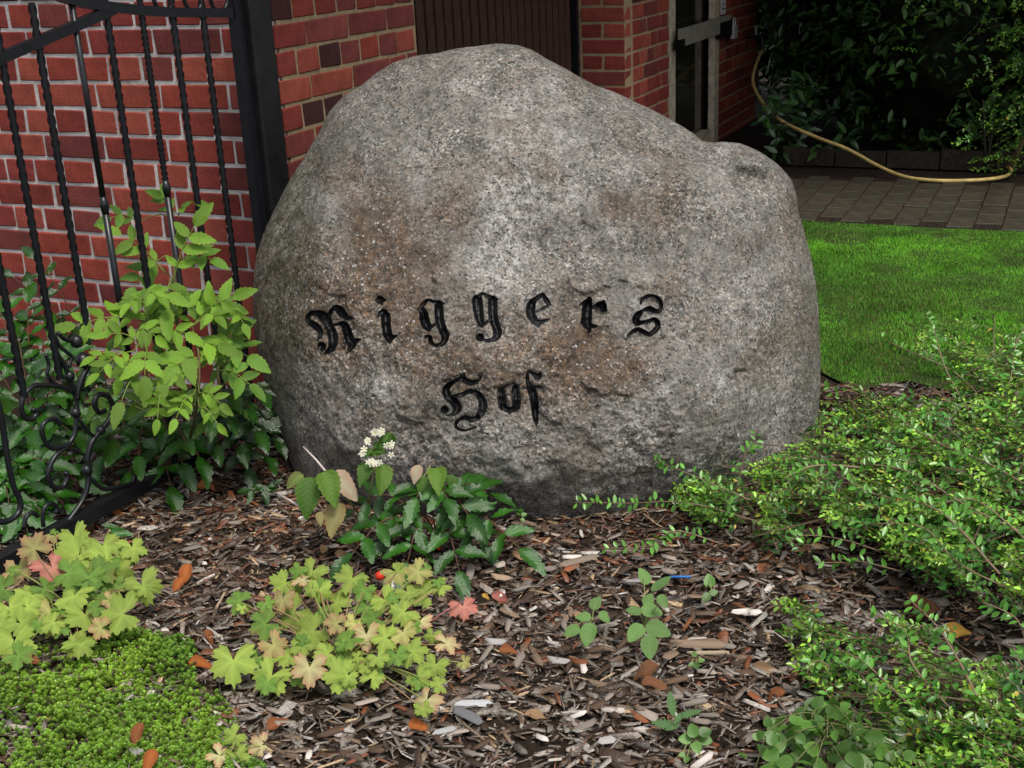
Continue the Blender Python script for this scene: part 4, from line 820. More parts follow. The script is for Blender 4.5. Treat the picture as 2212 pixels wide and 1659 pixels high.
# ------------------------------------------------------------------ stonecrop carpet (nobody could count it)
r = rngs(71); sed_poly = [(-60, 1400), (60, 1395), (150, 1400), (215, 1395), (270, 1375), (330, 1385), (390, 1395), (425, 1400), (432, 1450), (428, 1500), (470, 1515), (500, 1540), (490, 1590), (530, 1600), (560, 1660), (570, 1700), (-60, 1720)]
N = 15000; gx, gy = r.uniform(-1.2, -.35, N), r.uniform(1.7, 2.6, N); P3 = np.stack([gx, gy, 0 * gx + .0], 1); X_, Y_ = proj(P3)
jx = 14 * fbm(P3, 9, 2, 3); k = inpoly(X_ + jx, Y_ + jx, sed_poly); P3 = P3[k]; dens = fbm(P3, 7, 3, 13); P3 = P3[(dens > -.4) | (r.random(len(P3)) < .3)]; n = len(P3)
T = []; FT = []
for lv, (rr, zz_, m_) in enumerate(((1.0, .15, 5), (.75, .55, 4), (.4, .9, 3))):
    for j in range(m_):
        a0 = 2 * pi * j / m_ + lv; k0 = len(T); c_, s_ = cos(a0), sin(a0)
        T += [(-.22 * s_ * .7 + .12 * c_, .22 * c_ * .7 + .12 * s_, zz_ - .12), (.22 * s_ * .7 + .12 * c_, -.22 * c_ * .7 + .12 * s_, zz_ - .12), (rr * .62 * c_ + .26 * s_, rr * .62 * s_ - .26 * c_, zz_ + .12), (rr * .62 * c_ - .26 * s_, rr * .62 * s_ + .26 * c_, zz_ + .12), (rr * c_, rr * s_, zz_ + .16)]
        FT += [(k0, k0 + 1, k0 + 2), (k0, k0 + 2, k0 + 3), (k0 + 3, k0 + 2, k0 + 4)]
T = np.array(T); S = r.uniform(.0046, .0072, n); hgt = .006 + .016 * np.clip(.6 + fbm(P3, 8, 3, 5), 0, 1.4) * r.uniform(.6, 1.1, n)
V, F = scatter(T, FT, rotm(r.uniform(0, 6.3, n), r.normal(0, .3, n), r.normal(0, .3, n)), S, P3 + np.outer(hgt, Z))
tone = np.clip(.5 + .5 * fbm(P3, 6, 3, 7), 0, 1)[:, None]; cg = (np.array((.28, .46, .04)) * tone + np.array((.15, .31, .03)) * (1 - tone)) * r.uniform(.65, 1.35, (n, 1))
rd = r.random(n) < .05; cg[rd] = (.12, .09, .05)
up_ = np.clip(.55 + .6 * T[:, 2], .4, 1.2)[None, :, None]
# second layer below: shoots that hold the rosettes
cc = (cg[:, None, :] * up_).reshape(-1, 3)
P4 = P3 + np.stack([r.normal(0, .003, n), r.normal(0, .003, n), hgt * .45], 1); V2, F2 = scatter(T * [1, 1, 1.4], FT, rotm(r.uniform(0, 6.3, n), r.normal(0, .5, n), r.normal(0, .5, n)), S * .9, P4)
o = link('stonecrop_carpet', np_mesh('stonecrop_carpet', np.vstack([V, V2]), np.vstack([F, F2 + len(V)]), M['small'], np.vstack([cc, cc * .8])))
tag(o, 'low carpet of tiny bright green stonecrop rosettes at the lower left', 'ground cover', kind='stuff')

# ------------------------------------------------------------------ wood chip mulch
CT = []
qc = random.Random(77)
for k in range(10):
    w = qc.uniform(.2, .52); th = qc.uniform(.06, .15); sk = qc.uniform(-.15, .15)
    o6 = [(-.5, qc.uniform(-.1, .1)), (-.3 + qc.uniform(-.1, .1), -w / 2 * qc.uniform(.6, 1)), (.3 + qc.uniform(-.1, .15), -w / 2 * qc.uniform(.6, 1.1)), (.5, qc.uniform(-.12, .12)), (.3 + qc.uniform(-.15, .15), w / 2 * qc.uniform(.6, 1.1)), (-.3 + qc.uniform(-.12, .1), w / 2 * qc.uniform(.6, 1))]
    V8 = [(x, y + sk * x, 0) for x, y in o6]; V8 += [(x * qc.uniform(.82, .98), y * qc.uniform(.75, .95), th * qc.uniform(.6, 1.3) + .05 * x * sk) for x, y, _ in V8]
    CT.append(np.array(V8))
CF = np.array([(6, 7, 8, 9), (6, 9, 10, 11)] + [(k, (k + 1) % 6, 6 + (k + 1) % 6, 6 + k) for k in range(6)])
PAL = np.array([(.035, .021, .014), (.06, .036, .023), (.095, .058, .037), (.13, .09, .062), (.15, .13, .11), (.24, .2, .17), (.36, .25, .15), (.34, .31, .28), (.16, .055, .022), (.46, .42, .39)])
def chipcol(r, n, near):
    w0 = np.array([.2, .2, .16, .1, .06, .055, .075, .025, .13, .012]); w1 = np.array([.17, .13, .1, .1, .2, .18, .04, .08, .04, .018]); out = np.zeros((n, 3))
    c0, c1 = np.cumsum(w0 / w0.sum()), np.cumsum(w1 / w1.sum()); u_ = r.random(n)
    i0, i1 = np.searchsorted(c0, u_), np.searchsorted(c1, u_); pick = r.random(n) < near
    return PAL[np.clip(np.where(pick, i1, i0), 0, 9)] * r.uniform(.7, 1.55, (n, 1))
def chips(seed, N, smin, smax, z0, z1, thin=1.0):
    r = rngs(seed); gx, gy = r.uniform(-1.6, 1.9, N), r.uniform(1.55, 4.1, N); P3 = np.stack([gx, gy, 0 * gx], 1); X_, Y_ = proj(P3)
    k = (X_ > -120) & (X_ < 2330) & (Y_ < 1760) & ~((X_ > 1740) & (Y_ < 830)) & ~inpoly(gx, gy, lawn_poly) & ~((X_ > 700) & (X_ < 1660) & (Y_ < 980))
    P3 = P3[k]; n = len(P3); near = np.clip((2.75 - P3[:, 1]) / .7, 0, 1); col = chipcol(r, n, near)
    P3[:, 2] = ghz(P3[:, 0], P3[:, 1]) - .012 + r.uniform(z0, z1, n)
    L_ = r.uniform(smin, smax, n) * np.exp(r.normal(0, .25, n)); S = np.stack([L_, L_ * r.uniform(.35, 1.25, n) * thin, L_ * r.uniform(.35, .8, n)], 1)
    yaw = r.normal(.1, .9, n); Rm = rotm(yaw, r.normal(0, .38, n), r.normal(0, .3, n)); VV, FF, CC = [], [], []; off = 0; ch = r.integers(0, 10, n)
    for c_ in range(10):
        m_ = ch == c_; V, F = scatter(CT[c_], CF, Rm[m_], S[m_], P3[m_]); VV.append(V); FF.append(F + off); CC.append(np.repeat(col[m_], 12, 0)); off += len(V)
    return np.vstack(VV), np.vstack(FF), np.vstack(CC)
A3 = chips(83, 13000, .02, .05, .004, .018, .22); A1 = chips(81, 34000, .016, .046, -.004, .014); A2 = chips(82, 40000, .005, .014, .0, .016)
o = link('bark_mulch', np_mesh('bark_mulch', np.vstack([A1[0], A2[0], A3[0]]), np.vstack([A1[1], A2[1] + len(A1[0]), A3[1] + len(A1[0]) + len(A2[0])]), M['chips'], np.vstack([A1[2], A2[2], A3[2]])))
tag(o, 'brown and grey wood chip mulch covering the whole bed', 'mulch', kind='stuff')
# the larger loose chips, each a thing
r = rngs(91); q = random.Random(91); cm_ = []; cn_ = []
for k in range(30):
    col = chipcol(r, 1, .3 + .5 * (k % 2))[0] * 1.15; lum = col.mean(); word = 'rust brown' if col[0] > 2.2 * col[1] else 'dark brown' if lum < .07 else 'mid brown' if lum < .14 else 'tan' if col[0] > 1.7 * col[2] else 'pale grey'; cn_.append(word); cm_.append(np_mesh('wood_chip', CT[k % 10], CF, M['chip1'], np.tile(col, (12, 1))))
cnt = 0
while cnt < 240:
    X_, Y_ = q.uniform(20, 1800), q.uniform(1120, 1650)
    if (X_ < 350 and Y_ > 1130) or (X_ < 500 and Y_ > 1380) or (500 < X_ < 1000 and 1210 < Y_ < 1480) or (X_ > 1300 and Y_ < 1200) or (X_ > 1650 and Y_ > 1290 + .0 * X_): continue
    p = ground(X_, Y_, q.uniform(.004, .012)); Ls = q.uniform(.03, .055); Rm = rotm(np.array([q.gauss(.1, .8)]), np.array([q.gauss(0, .25)]), np.array([q.gauss(0, .18)]))[0]
    M4 = mat4(Rm @ np.diag([Ls, Ls * q.uniform(.6, 1.1), Ls * .8]), p)
    kk = q.randrange(30); tag(link('wood_chip', cm_[kk], None, M4), cn_[kk] + ' loose wood chip lying on top of the mulch', 'wood chip', cn_[kk] + ' loose wood chips'); cnt += 1
def bigchip(pt, L_, W_, T_, ang_, col, label, name='wood_chip', tilt=.05):
    p = ground(*pt, .012); tq = CT[len(label) % 10].copy(); tq[:, 0] /= np.ptp(tq[:, 0]); tq[:, 1] /= np.ptp(tq[:, 1]); tq[:, 2] /= np.ptp(tq[:, 2]); V8 = tq; Rm = rotm(np.array([radians(ang_)]), np.array([tilt]), np.array([tilt]))[0]
    tag(link(name, np_mesh(name, V8, CF, M['chip1'], np.tile(np.array(col) * .8, (12, 1))), None, mat4(Rm @ np.diag([L_, W_, T_]), p)), label, 'wood chip')
bigchip((1250, 1212), .115, .02, .008, 32, (.3, .24, .18), 'long grey-tan stick lying in front of the boulder', 'wood_stick')
bigchip((1508, 1393), .12, .026, .012, -3, (.34, .24, .17), 'broad tan bark slab right of the spotted sapling', 'bark_slab')
bigchip((1530, 1412), .09, .008, .006, 2, (.5, .4, .28), 'thin pale strip just below the tan bark slab')
bigchip((1023, 1521), .075, .018, .006, 3, (.62, .63, .65), 'bright white wood chip at the bottom centre')
bigchip((1010, 1545), .075, .026, .006, -35, (.2, .2, .21), 'broad dark grey chip under the bright white one')
bigchip((1071, 1387), .045, .024, .006, 5, (.5, .47, .46), 'oval pale chip left of the smaller sapling')
bigchip((1207, 1428), .05, .022, .006, -4, (.45, .43, .42), 'square pale chip below the smaller sapling')
bigchip((1082, 1248), .05, .024, .006, -6, (.46, .33, .22), 'tan shiny chip right of the mahonia leaves')
bigchip((1080, 1222), .032, .018, .008, 20, (.6, .53, .45), 'cream chip close to the mahonia leaf tips')
bigchip((1600, 1265), .05, .02, .006, 40, (.4, .36, .32), 'grey weathered chip near the two-leaved seedling')
bigchip((960, 1580), .05, .012, .006, 25, (.5, .5, .5), 'narrow light grey chip near the orange leaf')
bigchip((1310, 1600), .035, .02, .006, 30, (.55, .53, .52), 'crumpled whitish chip at the lower edge')
bigchip((295, 1625), .03, .022, .006, 10, (.35, .33, .33), 'grey chip lying on the stonecrop')
bigchip((1370, 1255), .055, .012, .005, 0, (.4, .37, .36), 'grey strip beside the top of the spotted sapling')
b = MB(); b.tube([ground(1447, 1246, .018), ground(1492, 1246, .018)], .0028, 6, (.03, .16, .5)); tag(b.build('straw_piece', M['stem'], None, True), 'short bright blue plastic straw piece on the mulch', 'litter')
# ------------------------------------------------------------------ fallen leaves
OR = [leaflet('blade', .55, 10, .03, .25, .35, c, ce, M['dry'], .72, 1, .06, k + 90) for k, (c, ce) in enumerate([((.42, .13, .03), (.36, .1, .025)), ((.28, .1, .035), (.24, .08, .03)), ((.2, .085, .04), (.22, .1, .045)), ((.5, .3, .05), (.45, .25, .05)), ((.4, .14, .12), (.36, .13, .1)), ((.36, .22, .12), (.4, .25, .14))])]
q = random.Random(95)
for (x, y, k, sz, ang_, lab, h, nc) in ((400, 1240, 0, .055, 100, 'curled bright orange leaf right of the left geranium', .03, 1), (385, 1262, 0, .045, 120, 'second orange leaf curled below the first by the left geranium', .02, 1), (432, 1432, 0, .05, 10, 'orange leaf at the right rim of the stonecrop', .02, .7), (58, 1428, 1, .05, 175, 'brown leaf lying flat on top of the stonecrop at the left', .03, .5), (296, 1585, 1, .045, 100, 'red-brown leaf standing in the stonecrop', .03, 1), (323, 1642, 0, .045, 110, 'orange-brown leaf at the bottom edge in the stonecrop', .03, 1), (600, 1562, 1, .05, -50, 'dark orange leaf below the large geranium', .015, .7), (452, 1375, 1, .035, 60, 'small orange-brown leaf between both geranium clumps', .015, .7), (904, 1567, 0, .042, 20, 'rounded orange leaf among grey chips at the bottom', .015, .8), (1081, 1290, 4, .045, 15, 'pinkish red leaf left of the saplings', .012, .7), (1049, 1288, 3, .02, 40, 'small yellow leaf beside the pinkish red one', .015, .8), (1126, 1200, 5, .045, 10, 'tan leaf right of the mahonia', .012, .6), (1395, 1450, 2, .06, 150, 'crumpled brown leaf below the spotted sapling', .025, .8), (1415, 1478, 2, .055, 30, 'torn reddish brown leaf under the crumpled one', .015, .8), (1098, 1404, 1, .04, 10, 'flat rust leaf below the oval pale chip', .012, .6), (1990, 1305, 2, .07, -120, 'pointed grey-brown leaf standing under the right bush', .04, 1), (2065, 1363, 3, .06, 5, 'orange-yellow leaf in the shade under the right bush', .02, .7), (1675, 1500, 1, .04, 160, 'rust leaf left of the lower right bush', .012, .7), (1650, 1445, 5, .05, 10, 'olive-tan leaf left of the lower bush', .012, .6), (1158, 1545, 5, .045, 0, 'dull ochre leaf at the bottom right of the white chip', .012, .6), (540, 1085, 1, .045, 20, 'rust leaf on the mulch left of the boulder foot', .012, .6), (447, 1050, 1, .06, 5, 'dark rust leaf under the dark mahonia by the boulder', .015, .6), (255, 1108, 0, .035, 30, 'orange leaf on the mulch above the left geranium', .012, .7), (1965, 920, 1, .05, 0, 'brown leaf under the twigs right of the boulder', .03, .6), (740, 1200, 5, .04, 20, 'pale tan leaf left of the mahonia', .012, .6), (700, 1190, 5, .035, 60, 'folded beige leaf on the mulch above the large geranium', .012, .7), (1250, 1330, 5, .03, 60, 'small curled tan leaf above the smaller sapling', .012, .7), (690, 350, 2, .02, 0, 'x', 0, 0)):
    if lab == 'x': continue
    P_ = ground(x, y, h); t_ = thing('fallen_leaf', lab, 'leaf', P_ * [1, 1, 0], 'fallen autumn leaves'); lf(t_, OR[k], P_, ang_, sz, .7, nc * .8, .22, q, 'blade', True)
for (x, y, rr, lab) in ((820, 1244, .011, 'bright red berry at the back rim of the large geranium'), (948, 1184, .006, 'tiny red berry among the mahonia leaves'), (120, 1030, .007, 'orange-red berry seen through the gate scrolls')):
    c = ground(x, y, rr + .015); b = MB(); b.tube([c + Z * rr * k_ for k_ in (-1, -.8, -.4, 0, .4, .8, 1)], [rr * k_ for k_ in (.1, .6, .92, 1, .92, .6, .15)], 10, (.55, .03, .012)); tag(b.build('berry', M['stem'], None, True), lab, 'berry')
# ------------------------------------------------------------------ box honeysuckle: spreading sprays of tiny paired leaves
LT = np.array([(0, 0, 0), (.21, .32, .06), (.2, .68, .04), (0, 1, -.06), (-.2, .68, .04), (-.21, .32, .06), (0, .5, -.02)]); LFc = np.array([(0, 1, 6), (1, 2, 6), (2, 3, 6), (3, 4, 6), (4, 5, 6), (5, 0, 6)])
def sprays(r, pts, yaw_m, yaw_s, pit_m, pit_s, len_r, leaf_r, young, sp_leaf=.0115):
    """pts: tips of sprays in space; returns leaves (V,F,C) and twig lines"""
    Vs, Cs, tw = [], [], []; Rl, Sl, tl, cl = [], [], [], []
    for i, tip in enumerate(pts):
        L_ = r.uniform(*len_r); yaw = r.normal(yaw_m, yaw_s); pit = r.normal(pit_m, pit_s); d_ = np.array([cos(yaw) * cos(pit), sin(yaw) * cos(pit), sin(pit)])
        side = unit(np.cross(d_, Z)); upv = np.cross(side, d_); roll = r.normal(0, .5); side, upv = side * cos(roll) + upv * sin(roll), upv * cos(roll) - side * sin(roll)
        bend = r.uniform(-.12, .02); ss = np.arange(0, 1, sp_leaf / L_); tone = r.uniform(.4, 1.4) * (1 if r.random() > young[i] else 1.5)
        pts_ = tip - np.outer((1 - ss) * L_, d_) + np.outer(bend * L_ * (1 - ss) ** 2, Z); tw.append(pts_[::max(1, len(pts_) // 4)])
        for j, s_ in enumerate(ss):
            for sg in (-1, 1):
                if r.random() < .1: continue
                ld = unit(side * sg * .8 + d_ * (.55 + .5 * s_ ** 3) + np.array(r.normal(0, .3, 3))); nn = unit(upv + np.array(r.normal(0, .45, 3)))
                Rl.append(frame(ld, nn)); Sl.append(r.uniform(*leaf_r) * (1 - .45 * s_ ** 4)); tl.append(pts_[j] + r.normal(0, .0025, 3)); yf = s_ ** 2
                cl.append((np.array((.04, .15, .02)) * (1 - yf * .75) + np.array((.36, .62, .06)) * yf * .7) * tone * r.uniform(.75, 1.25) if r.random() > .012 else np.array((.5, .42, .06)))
    V, F = scatter(LT, LFc, np.array(Rl), np.array(Sl), np.array(tl)); return V, F, np.repeat(np.array(cl), len(LT), 0), tw
def honeysuckle(label, base, poly, N, h, seed, yaw=2.75, ys=.6, long=(), lr=(.05, .13), top=1.0):
    r = rngs(seed); P_ = np.array(poly, float); pts = []; yg = []
    while len(pts) < N:
        x, y = r.uniform(P_[:, 0].min(), P_[:, 0].max()), r.uniform(P_[:, 1].min(), P_[:, 1].max())
        if not inpoly(np.array([x]), np.array([y]), poly)[0]: continue
        if fbm(np.array([[x / 75., y / 55., seed]]), 1, 2, seed)[0] < -.2: continue
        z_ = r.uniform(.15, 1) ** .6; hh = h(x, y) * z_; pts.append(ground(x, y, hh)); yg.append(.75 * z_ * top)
    pl_ = thing('honeysuckle_bush', label, 'shrub', base, 'small-leaved spreading bushes')
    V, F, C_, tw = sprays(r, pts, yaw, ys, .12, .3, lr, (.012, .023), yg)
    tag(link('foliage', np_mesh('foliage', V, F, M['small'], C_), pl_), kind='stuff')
    b = MB()
    for t_ in tw: b.tube(t_, np.linspace(.0011, .0006, len(t_)), 3, (.16, .1, .06), cap=False)
    for i in range(0, N, 5): b.tube(smoothline([base + np.array([r.normal(0, .1), r.normal(0, .08), 0]), (base + tw[i][0]) / 2 + Z * .05, tw[i][0]], 3), [.003, .0028, .0025, .0022, .002, .0017, .0013], 4, (.11, .075, .05), cap=False)
    tag(b.build('twig', M['stem'], pl_), kind='stuff')
    for (A, B, za, zb, w) in long:                                      # long bare shoots with spaced leaf pairs
        Pa, Pb = ground(*A, za), ground(*B, zb); Cv = smoothline([Pa, Pa + (Pb - Pa) * .35 + Z * .025 + r.normal(0, .012, 3), Pa + (Pb - Pa) * .7 + Z * .015 + r.normal(0, .014, 3), Pb], 6); b = MB(); b.tube(Cv, np.linspace(w, w * .45, len(Cv)), 5, (.22, .15, .1)); br = b.build('branch', M['stem'], pl_, True)
        n = int(np.linalg.norm(Pb - Pa) / .0185); Rl, Sl, tl, cl = [], [], [], []
        for j in range(n):
            f = .12 + .88 * j / n; i = min(int(f * (len(Cv) - 1)), len(Cv) - 2); p = Cv[i]; p = p + (Cv[i + 1] - p) * (f * (len(Cv) - 1) - i); d_ = unit(Cv[i + 1] - Cv[i])
            for sg in (-1, 1):
                if r.random() < .12: continue
                ld = unit(np.cross(d_, TOCAM(p)) * sg + d_ * r.uniform(.1, .8) + np.array(r.normal(0, .28, 3))); Rl.append(frame(ld, unit(TOCAM(p) + Z * .6 + np.array(r.normal(0, .5, 3))))); Sl.append(r.uniform(.014, .026)); tl.append(p + r.normal(0, .003, 3)); cl.append(np.array((.10, .28, .035)) * r.uniform(.6, 1.5))
        V, F = scatter(LT, LFc, np.array(Rl), np.array(Sl), np.array(tl)); tag(link('foliage', np_mesh('foliage', V, F, M['small'], np.repeat(np.array(cl), 7, 0)), br), kind='stuff')
    return pl_
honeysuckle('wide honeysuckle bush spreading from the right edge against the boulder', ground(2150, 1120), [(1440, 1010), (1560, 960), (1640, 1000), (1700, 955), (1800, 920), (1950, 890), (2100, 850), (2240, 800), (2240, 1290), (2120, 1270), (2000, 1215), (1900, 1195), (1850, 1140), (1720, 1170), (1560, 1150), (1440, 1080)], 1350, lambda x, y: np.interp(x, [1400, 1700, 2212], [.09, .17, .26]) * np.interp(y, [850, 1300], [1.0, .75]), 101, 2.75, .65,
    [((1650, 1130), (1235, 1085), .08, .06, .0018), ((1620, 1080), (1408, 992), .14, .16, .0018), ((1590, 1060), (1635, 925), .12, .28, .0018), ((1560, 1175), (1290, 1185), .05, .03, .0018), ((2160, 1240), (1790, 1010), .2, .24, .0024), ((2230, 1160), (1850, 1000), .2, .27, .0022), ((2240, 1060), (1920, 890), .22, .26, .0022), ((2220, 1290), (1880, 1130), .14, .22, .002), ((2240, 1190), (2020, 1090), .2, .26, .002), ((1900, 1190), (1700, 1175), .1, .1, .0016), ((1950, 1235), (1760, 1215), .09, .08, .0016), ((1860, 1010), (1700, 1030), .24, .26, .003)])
honeysuckle('honeysuckle bush filling the lower right corner of the bed', ground(2200, 1640), [(1640, 1300), (1700, 1285), (1760, 1330), (1830, 1380), (1890, 1350), (1920, 1290), (1960, 1370), (2020, 1420), (2100, 1440), (2170, 1400), (2240, 1420), (2240, 1720), (1850, 1720), (1820, 1560), (1760, 1480), (1700, 1420)], 420, lambda x, y: np.interp(x, [1640, 2212], [.06, .2]), 103, 2.5, .6,
    [((2170, 1640), (1960, 1290), .1, .2, .0024), ((2080, 1560), (1870, 1320), .08, .18, .0022), ((2060, 1620), (1790, 1395), .06, .12, .002), ((2000, 1600), (1800, 1450), .06, .08, .002), ((2240, 1560), (2190, 1400), .1, .2, .002), ((2230, 1440), (2120, 1300), .15, .26, .002), ((1900, 1480), (1730, 1480), .05, .05, .0016)], top=.7)
honeysuckle('thin honeysuckle bush between the lawn and the right edge', ground(2140, 900), [(1990, 700), (2060, 680), (2120, 730), (2240, 680), (2240, 930), (1950, 900), (1900, 850), (1950, 800)], 140, lambda x, y: .2, 105, 2.4, .7, [((2100, 900), (2000, 680), .1, .3, .0022), ((2140, 880), (1900, 730), .1, .2, .0022), ((2150, 900), (2215, 700), .1, .28, .002)], lr=(.06, .16))
honeysuckle('low sprays of small leaves along the right foot of the boulder', ground(1790, 880), [(1775, 770), (1800, 780), (1850, 840), (1960, 870), (1990, 920), (1880, 960), (1780, 950), (1770, 860)], 110, lambda x, y: .1, 107, 2.2, .9, [((1900, 880), (1770, 830), .05, .1, .0016)])
# ------------------------------------------------------------------ dark planting beyond the path
r = rngs(121)
LQ = np.array([(0, 0, 0), (.2, .35, .05), (.17, .7, .03), (0, 1, -.08), (-.17, .7, .03), (-.2, .35, .05)]); LQF = np.array([(0, 1, 2, 3), (0, 3, 4, 5)])
def leafmass(name, r, cen, rad, n, size, col, mat, par=None, hollow=.35, kind='stuff', zmin=.03):
    d_ = r.normal(0, 1, (n, 3)); d_ /= np.linalg.norm(d_, axis=1)[:, None]; rr = (hollow + (1 - hollow) * r.random(n)) ** .6
    P_ = np.array(cen) + d_ * np.array(rad) * rr[:, None]; nz_ = fbm(P_, 2.6, 3, 9); P_ = P_[nz_ > -.28]; P_ = P_[P_[:, 2] > zmin]; n = len(P_)
    V, F = scatter(LQ, LQF, rotm(r.uniform(0, 6.3, n), r.normal(-.2, .6, n), r.normal(0, .6, n)), r.uniform(*size, n), P_)
    C_ = np.array(col) * r.uniform(.5, 1.5, (n, 1)); o = link(name, np_mesh(name, V, F, mat, np.repeat(C_, 6, 0)), par); return tag(o, kind=kind)
def hp_(a_, b_, z_=0): return AX * a_ + BX * b_ + Z * z_
ke = thing('bed_edging', 'low dark timber edging along the far side of the brick path', 'edging', hp_(7.2, 0))
for i in range(14):
    b = MB(); b.box(hp_(7.5, 1.6 - i * .3), -BX * .29, AX * .06, Z * (.10 + .012 * sin(i * 5))); b.build('board', M['bark'], ke)
M['core'] = plain('dark_hedge_core', (.008, .010, .006), .95, .05, 0, 20, .4, 1.6)
HG = [(8.75, 1.15, 1.9), (8.6, .5, 2.0), (8.5, -.2, 1.9), (8.4, -.95, 2.0), (8.2, -1.7, 1.9), (9.4, .9, 2.6), (9.3, -.6, 2.6), (9.3, .2, 2.6), (9.0, -1.6, 2.6), (9.6, -2.4, 2.6), (9.0, 1.5, 2.4), (10.0, 1.9, 2.6), (10.6, 2.5, 2.6), (10.3, 1.2, 2.8), (8.0, .75, 1.1), (8.05, .1, 1.2), (8.0, -.6, 1.1), (7.95, -1.25, 1.2)]
labs = ['dark evergreen bush beside the end of the house', 'dark evergreen bush behind the sagging hose', 'dark evergreen bush in the middle of the shaded hedge', 'dark evergreen bush right of the hedge centre', 'dark evergreen bush at the right edge behind the path', 'tall dark bush at the back near the house', 'tall dark bush at the back to the right', 'tall dark bush at the back in the middle', 'tall dark bush behind the right hedge bush', 'tall dark bush at the far right of the back row', 'dark bush touching the corner of the house', 'dark bush just behind the end of the brick wall', 'farthest dark bush beyond the end of the house', 'tall dark bush filling the gap behind the hose', 'low dark bush behind the laurel and hose', 'low dark bush behind the middle of the timber edging', 'low dark bush behind the right part of the timber edging', 'low dark bush at the right end of the timber edging']
for i, (a_, b_, hh) in enumerate(HG):
    t_ = thing('evergreen_bush', labs[i], 'shrub', hp_(a_, b_), 'dark evergreen bushes')
    leafmass('crown', r, hp_(a_, b_, hh * .52), (.62, .62, hh * .56), 6500 if hh > 1.5 else 3500, (.05, .1), (.036, .088, .02), M['hedge'], t_, .15)
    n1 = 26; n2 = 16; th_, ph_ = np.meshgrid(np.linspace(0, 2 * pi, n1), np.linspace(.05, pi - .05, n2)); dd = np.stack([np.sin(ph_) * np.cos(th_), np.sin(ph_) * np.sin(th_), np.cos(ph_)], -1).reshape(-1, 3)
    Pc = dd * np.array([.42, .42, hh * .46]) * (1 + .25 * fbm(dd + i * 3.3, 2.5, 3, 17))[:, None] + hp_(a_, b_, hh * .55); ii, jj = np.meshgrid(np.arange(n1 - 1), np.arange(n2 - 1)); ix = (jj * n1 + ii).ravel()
    link('dark_core', np_mesh('dark_core', Pc, np.stack([ix, ix + n1, ix + n1 + 1, ix + 1], 1), M['core']), t_)  # solid dark shell, added to stand in for the shade inside the crown
    b = MB()
    for k in range(5): b.tube(smoothline([hp_(a_, b_) + np.array([r.normal(0, .05), r.normal(0, .05), -.03]), hp_(a_, b_, hh * .3) + np.array([r.normal(0, .12), r.normal(0, .12), 0]), hp_(a_, b_, hh * .8) + np.array([r.normal(0, .35), r.normal(0, .35), 0])], 4), np.linspace(.022, .006, 9), 6, (.04, .03, .025))
    b.build('trunk', M['stem'], t_)
# small laurel with pale shining leaves, in front of the hedge
LA_ = [leaflet('leaf', .36, 8, 0, .12, .2, (.035, .085, .03), (.03, .075, .028), M['gloss'], .8, 1, .02, k + 140) for k in range(3)]
LB_ = [leaflet('leaf', .36, 8, 0, .12, .2, (.055, .15, .025), (.05, .13, .02), M['leaf'], .8, 1, .02, k + 150) for k in range(2)]
q = random.Random(61); base = hp_(7.5, .45); lau = thing('laurel_bush', 'small laurel with shining leaves where the hose passes through', 'shrub', base); st_ = []
for k in range(34):
    x, y = q.uniform(1650, 1850), q.uniform(160, 350)
    if y < 300 - (x - 1640) * .0 and (x - 1740) ** 2 / 110 ** 2 + (y - 270) ** 2 / 110 ** 2 > 1: continue
    P_ = dep(x, y, q.uniform(7.35, 7.8)); st_.append(([base + (P_ - base) * .75, P_], .004))
    for j in range(6): lf(lau, fan(q, *LA_, *LB_), P_ + np.array([q.gauss(0, .03) for _ in range(3)]), q.uniform(0, 360), q.uniform(.07, .11), .6, .5, .4, q)
stems(lau, [([base, base + Z * .35 - BX * .02], .012), ([base, base + Z * .4 + BX * .05], .01)], (.02, .016, .012), n=5)
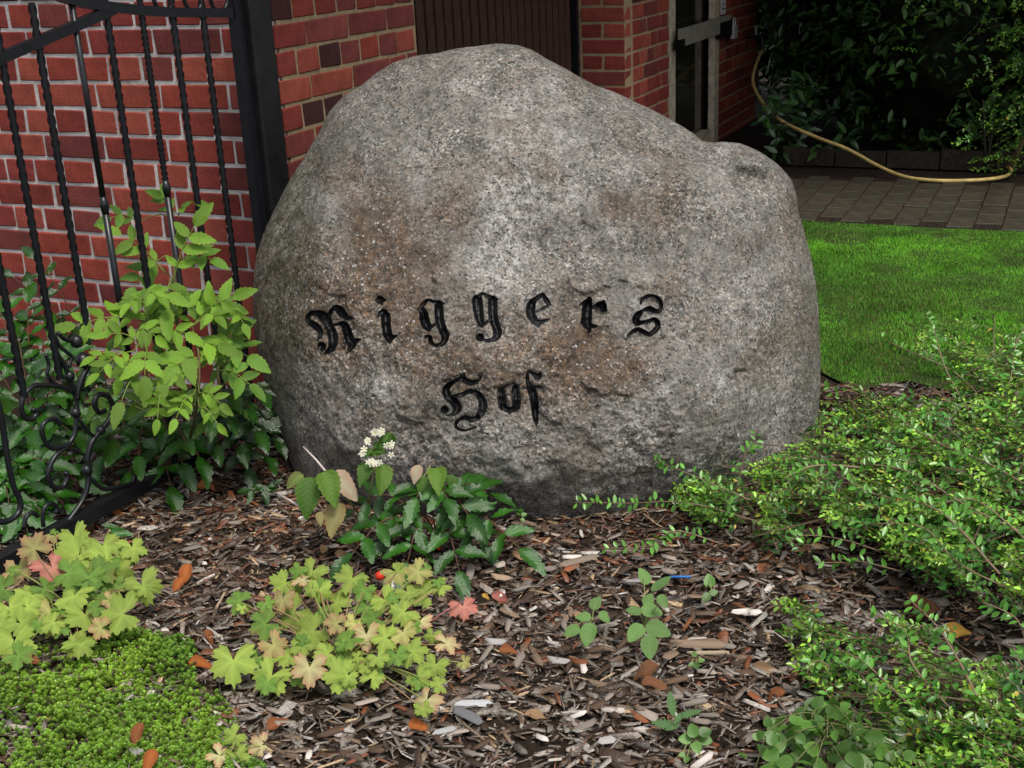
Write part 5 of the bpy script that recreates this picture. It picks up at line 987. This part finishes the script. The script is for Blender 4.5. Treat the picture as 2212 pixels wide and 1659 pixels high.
# overhanging tree: its unseen crown is added to shade the path and hedge, its lowest sprays hang into view at the upper right
tb = hp_(8.3, -2.4); tree = thing('overhanging_tree', 'fine-leaved green tree overhanging the dark hedge at the upper right', 'tree', tb)
b = MB(); b.tube(smoothline([tb - Z * .05, tb + Z * 1.2 + np.array([.05, .05, 0]), tb + Z * 2.4 + np.array([-.1, -.1, 0]), tb + Z * 3.4 + np.array([-.5, -.3, 0])], 5), np.linspace(.14, .07, 16), 10, (.05, .04, .03))
for k in range(9):
    e_ = tb + np.array([-.5, -.3, 3.2]) + np.array([r.normal(-.6, 1.2), r.normal(-.3, .9), r.normal(.1, .4)]); b.tube(smoothline([tb + Z * 2.3, (tb + Z * 2.6 + e_) / 2 + Z * .2, e_], 4), np.linspace(.05, .012, 9), 6, (.05, .04, .03))
b.build('trunk', M['stem'], tree)
for (c_, rd, n) in ((hp_(7.6, -.6, 3.2), (2.3, 1.6, .7), 9000), (hp_(7.3, .9, 3.3), (1.8, 1.5, .6), 7000), (hp_(8.4, 0, 3.6), (2.6, 1.6, .9), 7000)):
    leafmass('crown', r, c_, rd, n, (.10, .2), (.03, .07, .02), M['hedge'], tree, .0, 'stuff', 2.3)
# hanging fine sprays
pts = []; yg = []
while len(pts) < 520:
    x, y, d_ = r.uniform(2040, 2300), r.uniform(-60, 370), r.uniform(6.6, 7.5)
    if (x - 2040) / 150. < r.random() * (1.0 if y < 60 else 1.35) : continue
    pts.append(dep(x, y, d_)); yg.append(.4)
for (x, y) in ((1945, 60), (1960, 15), (1990, 25), (2000, 45), (2020, 20), (2060, 50), (1930, 105), (2080, 10), (2035, 60), (1970, 50)): pts.append(dep(x, y, 7.0)); yg.append(.8)
V, F, C_, tw = sprays(r, pts, 3.4, .9, -.5, .35, (.08, .2), (.016, .03), yg, .016)
tag(link('hanging_foliage', np_mesh('hanging_foliage', V, F, M['small'], C_ * 1.05), tree), kind='stuff')
b = MB()
for t_ in tw: b.tube(t_, .0015, 3, (.06, .05, .03), cap=False)
tag(b.build('twig', M['stem'], tree), kind='stuff')
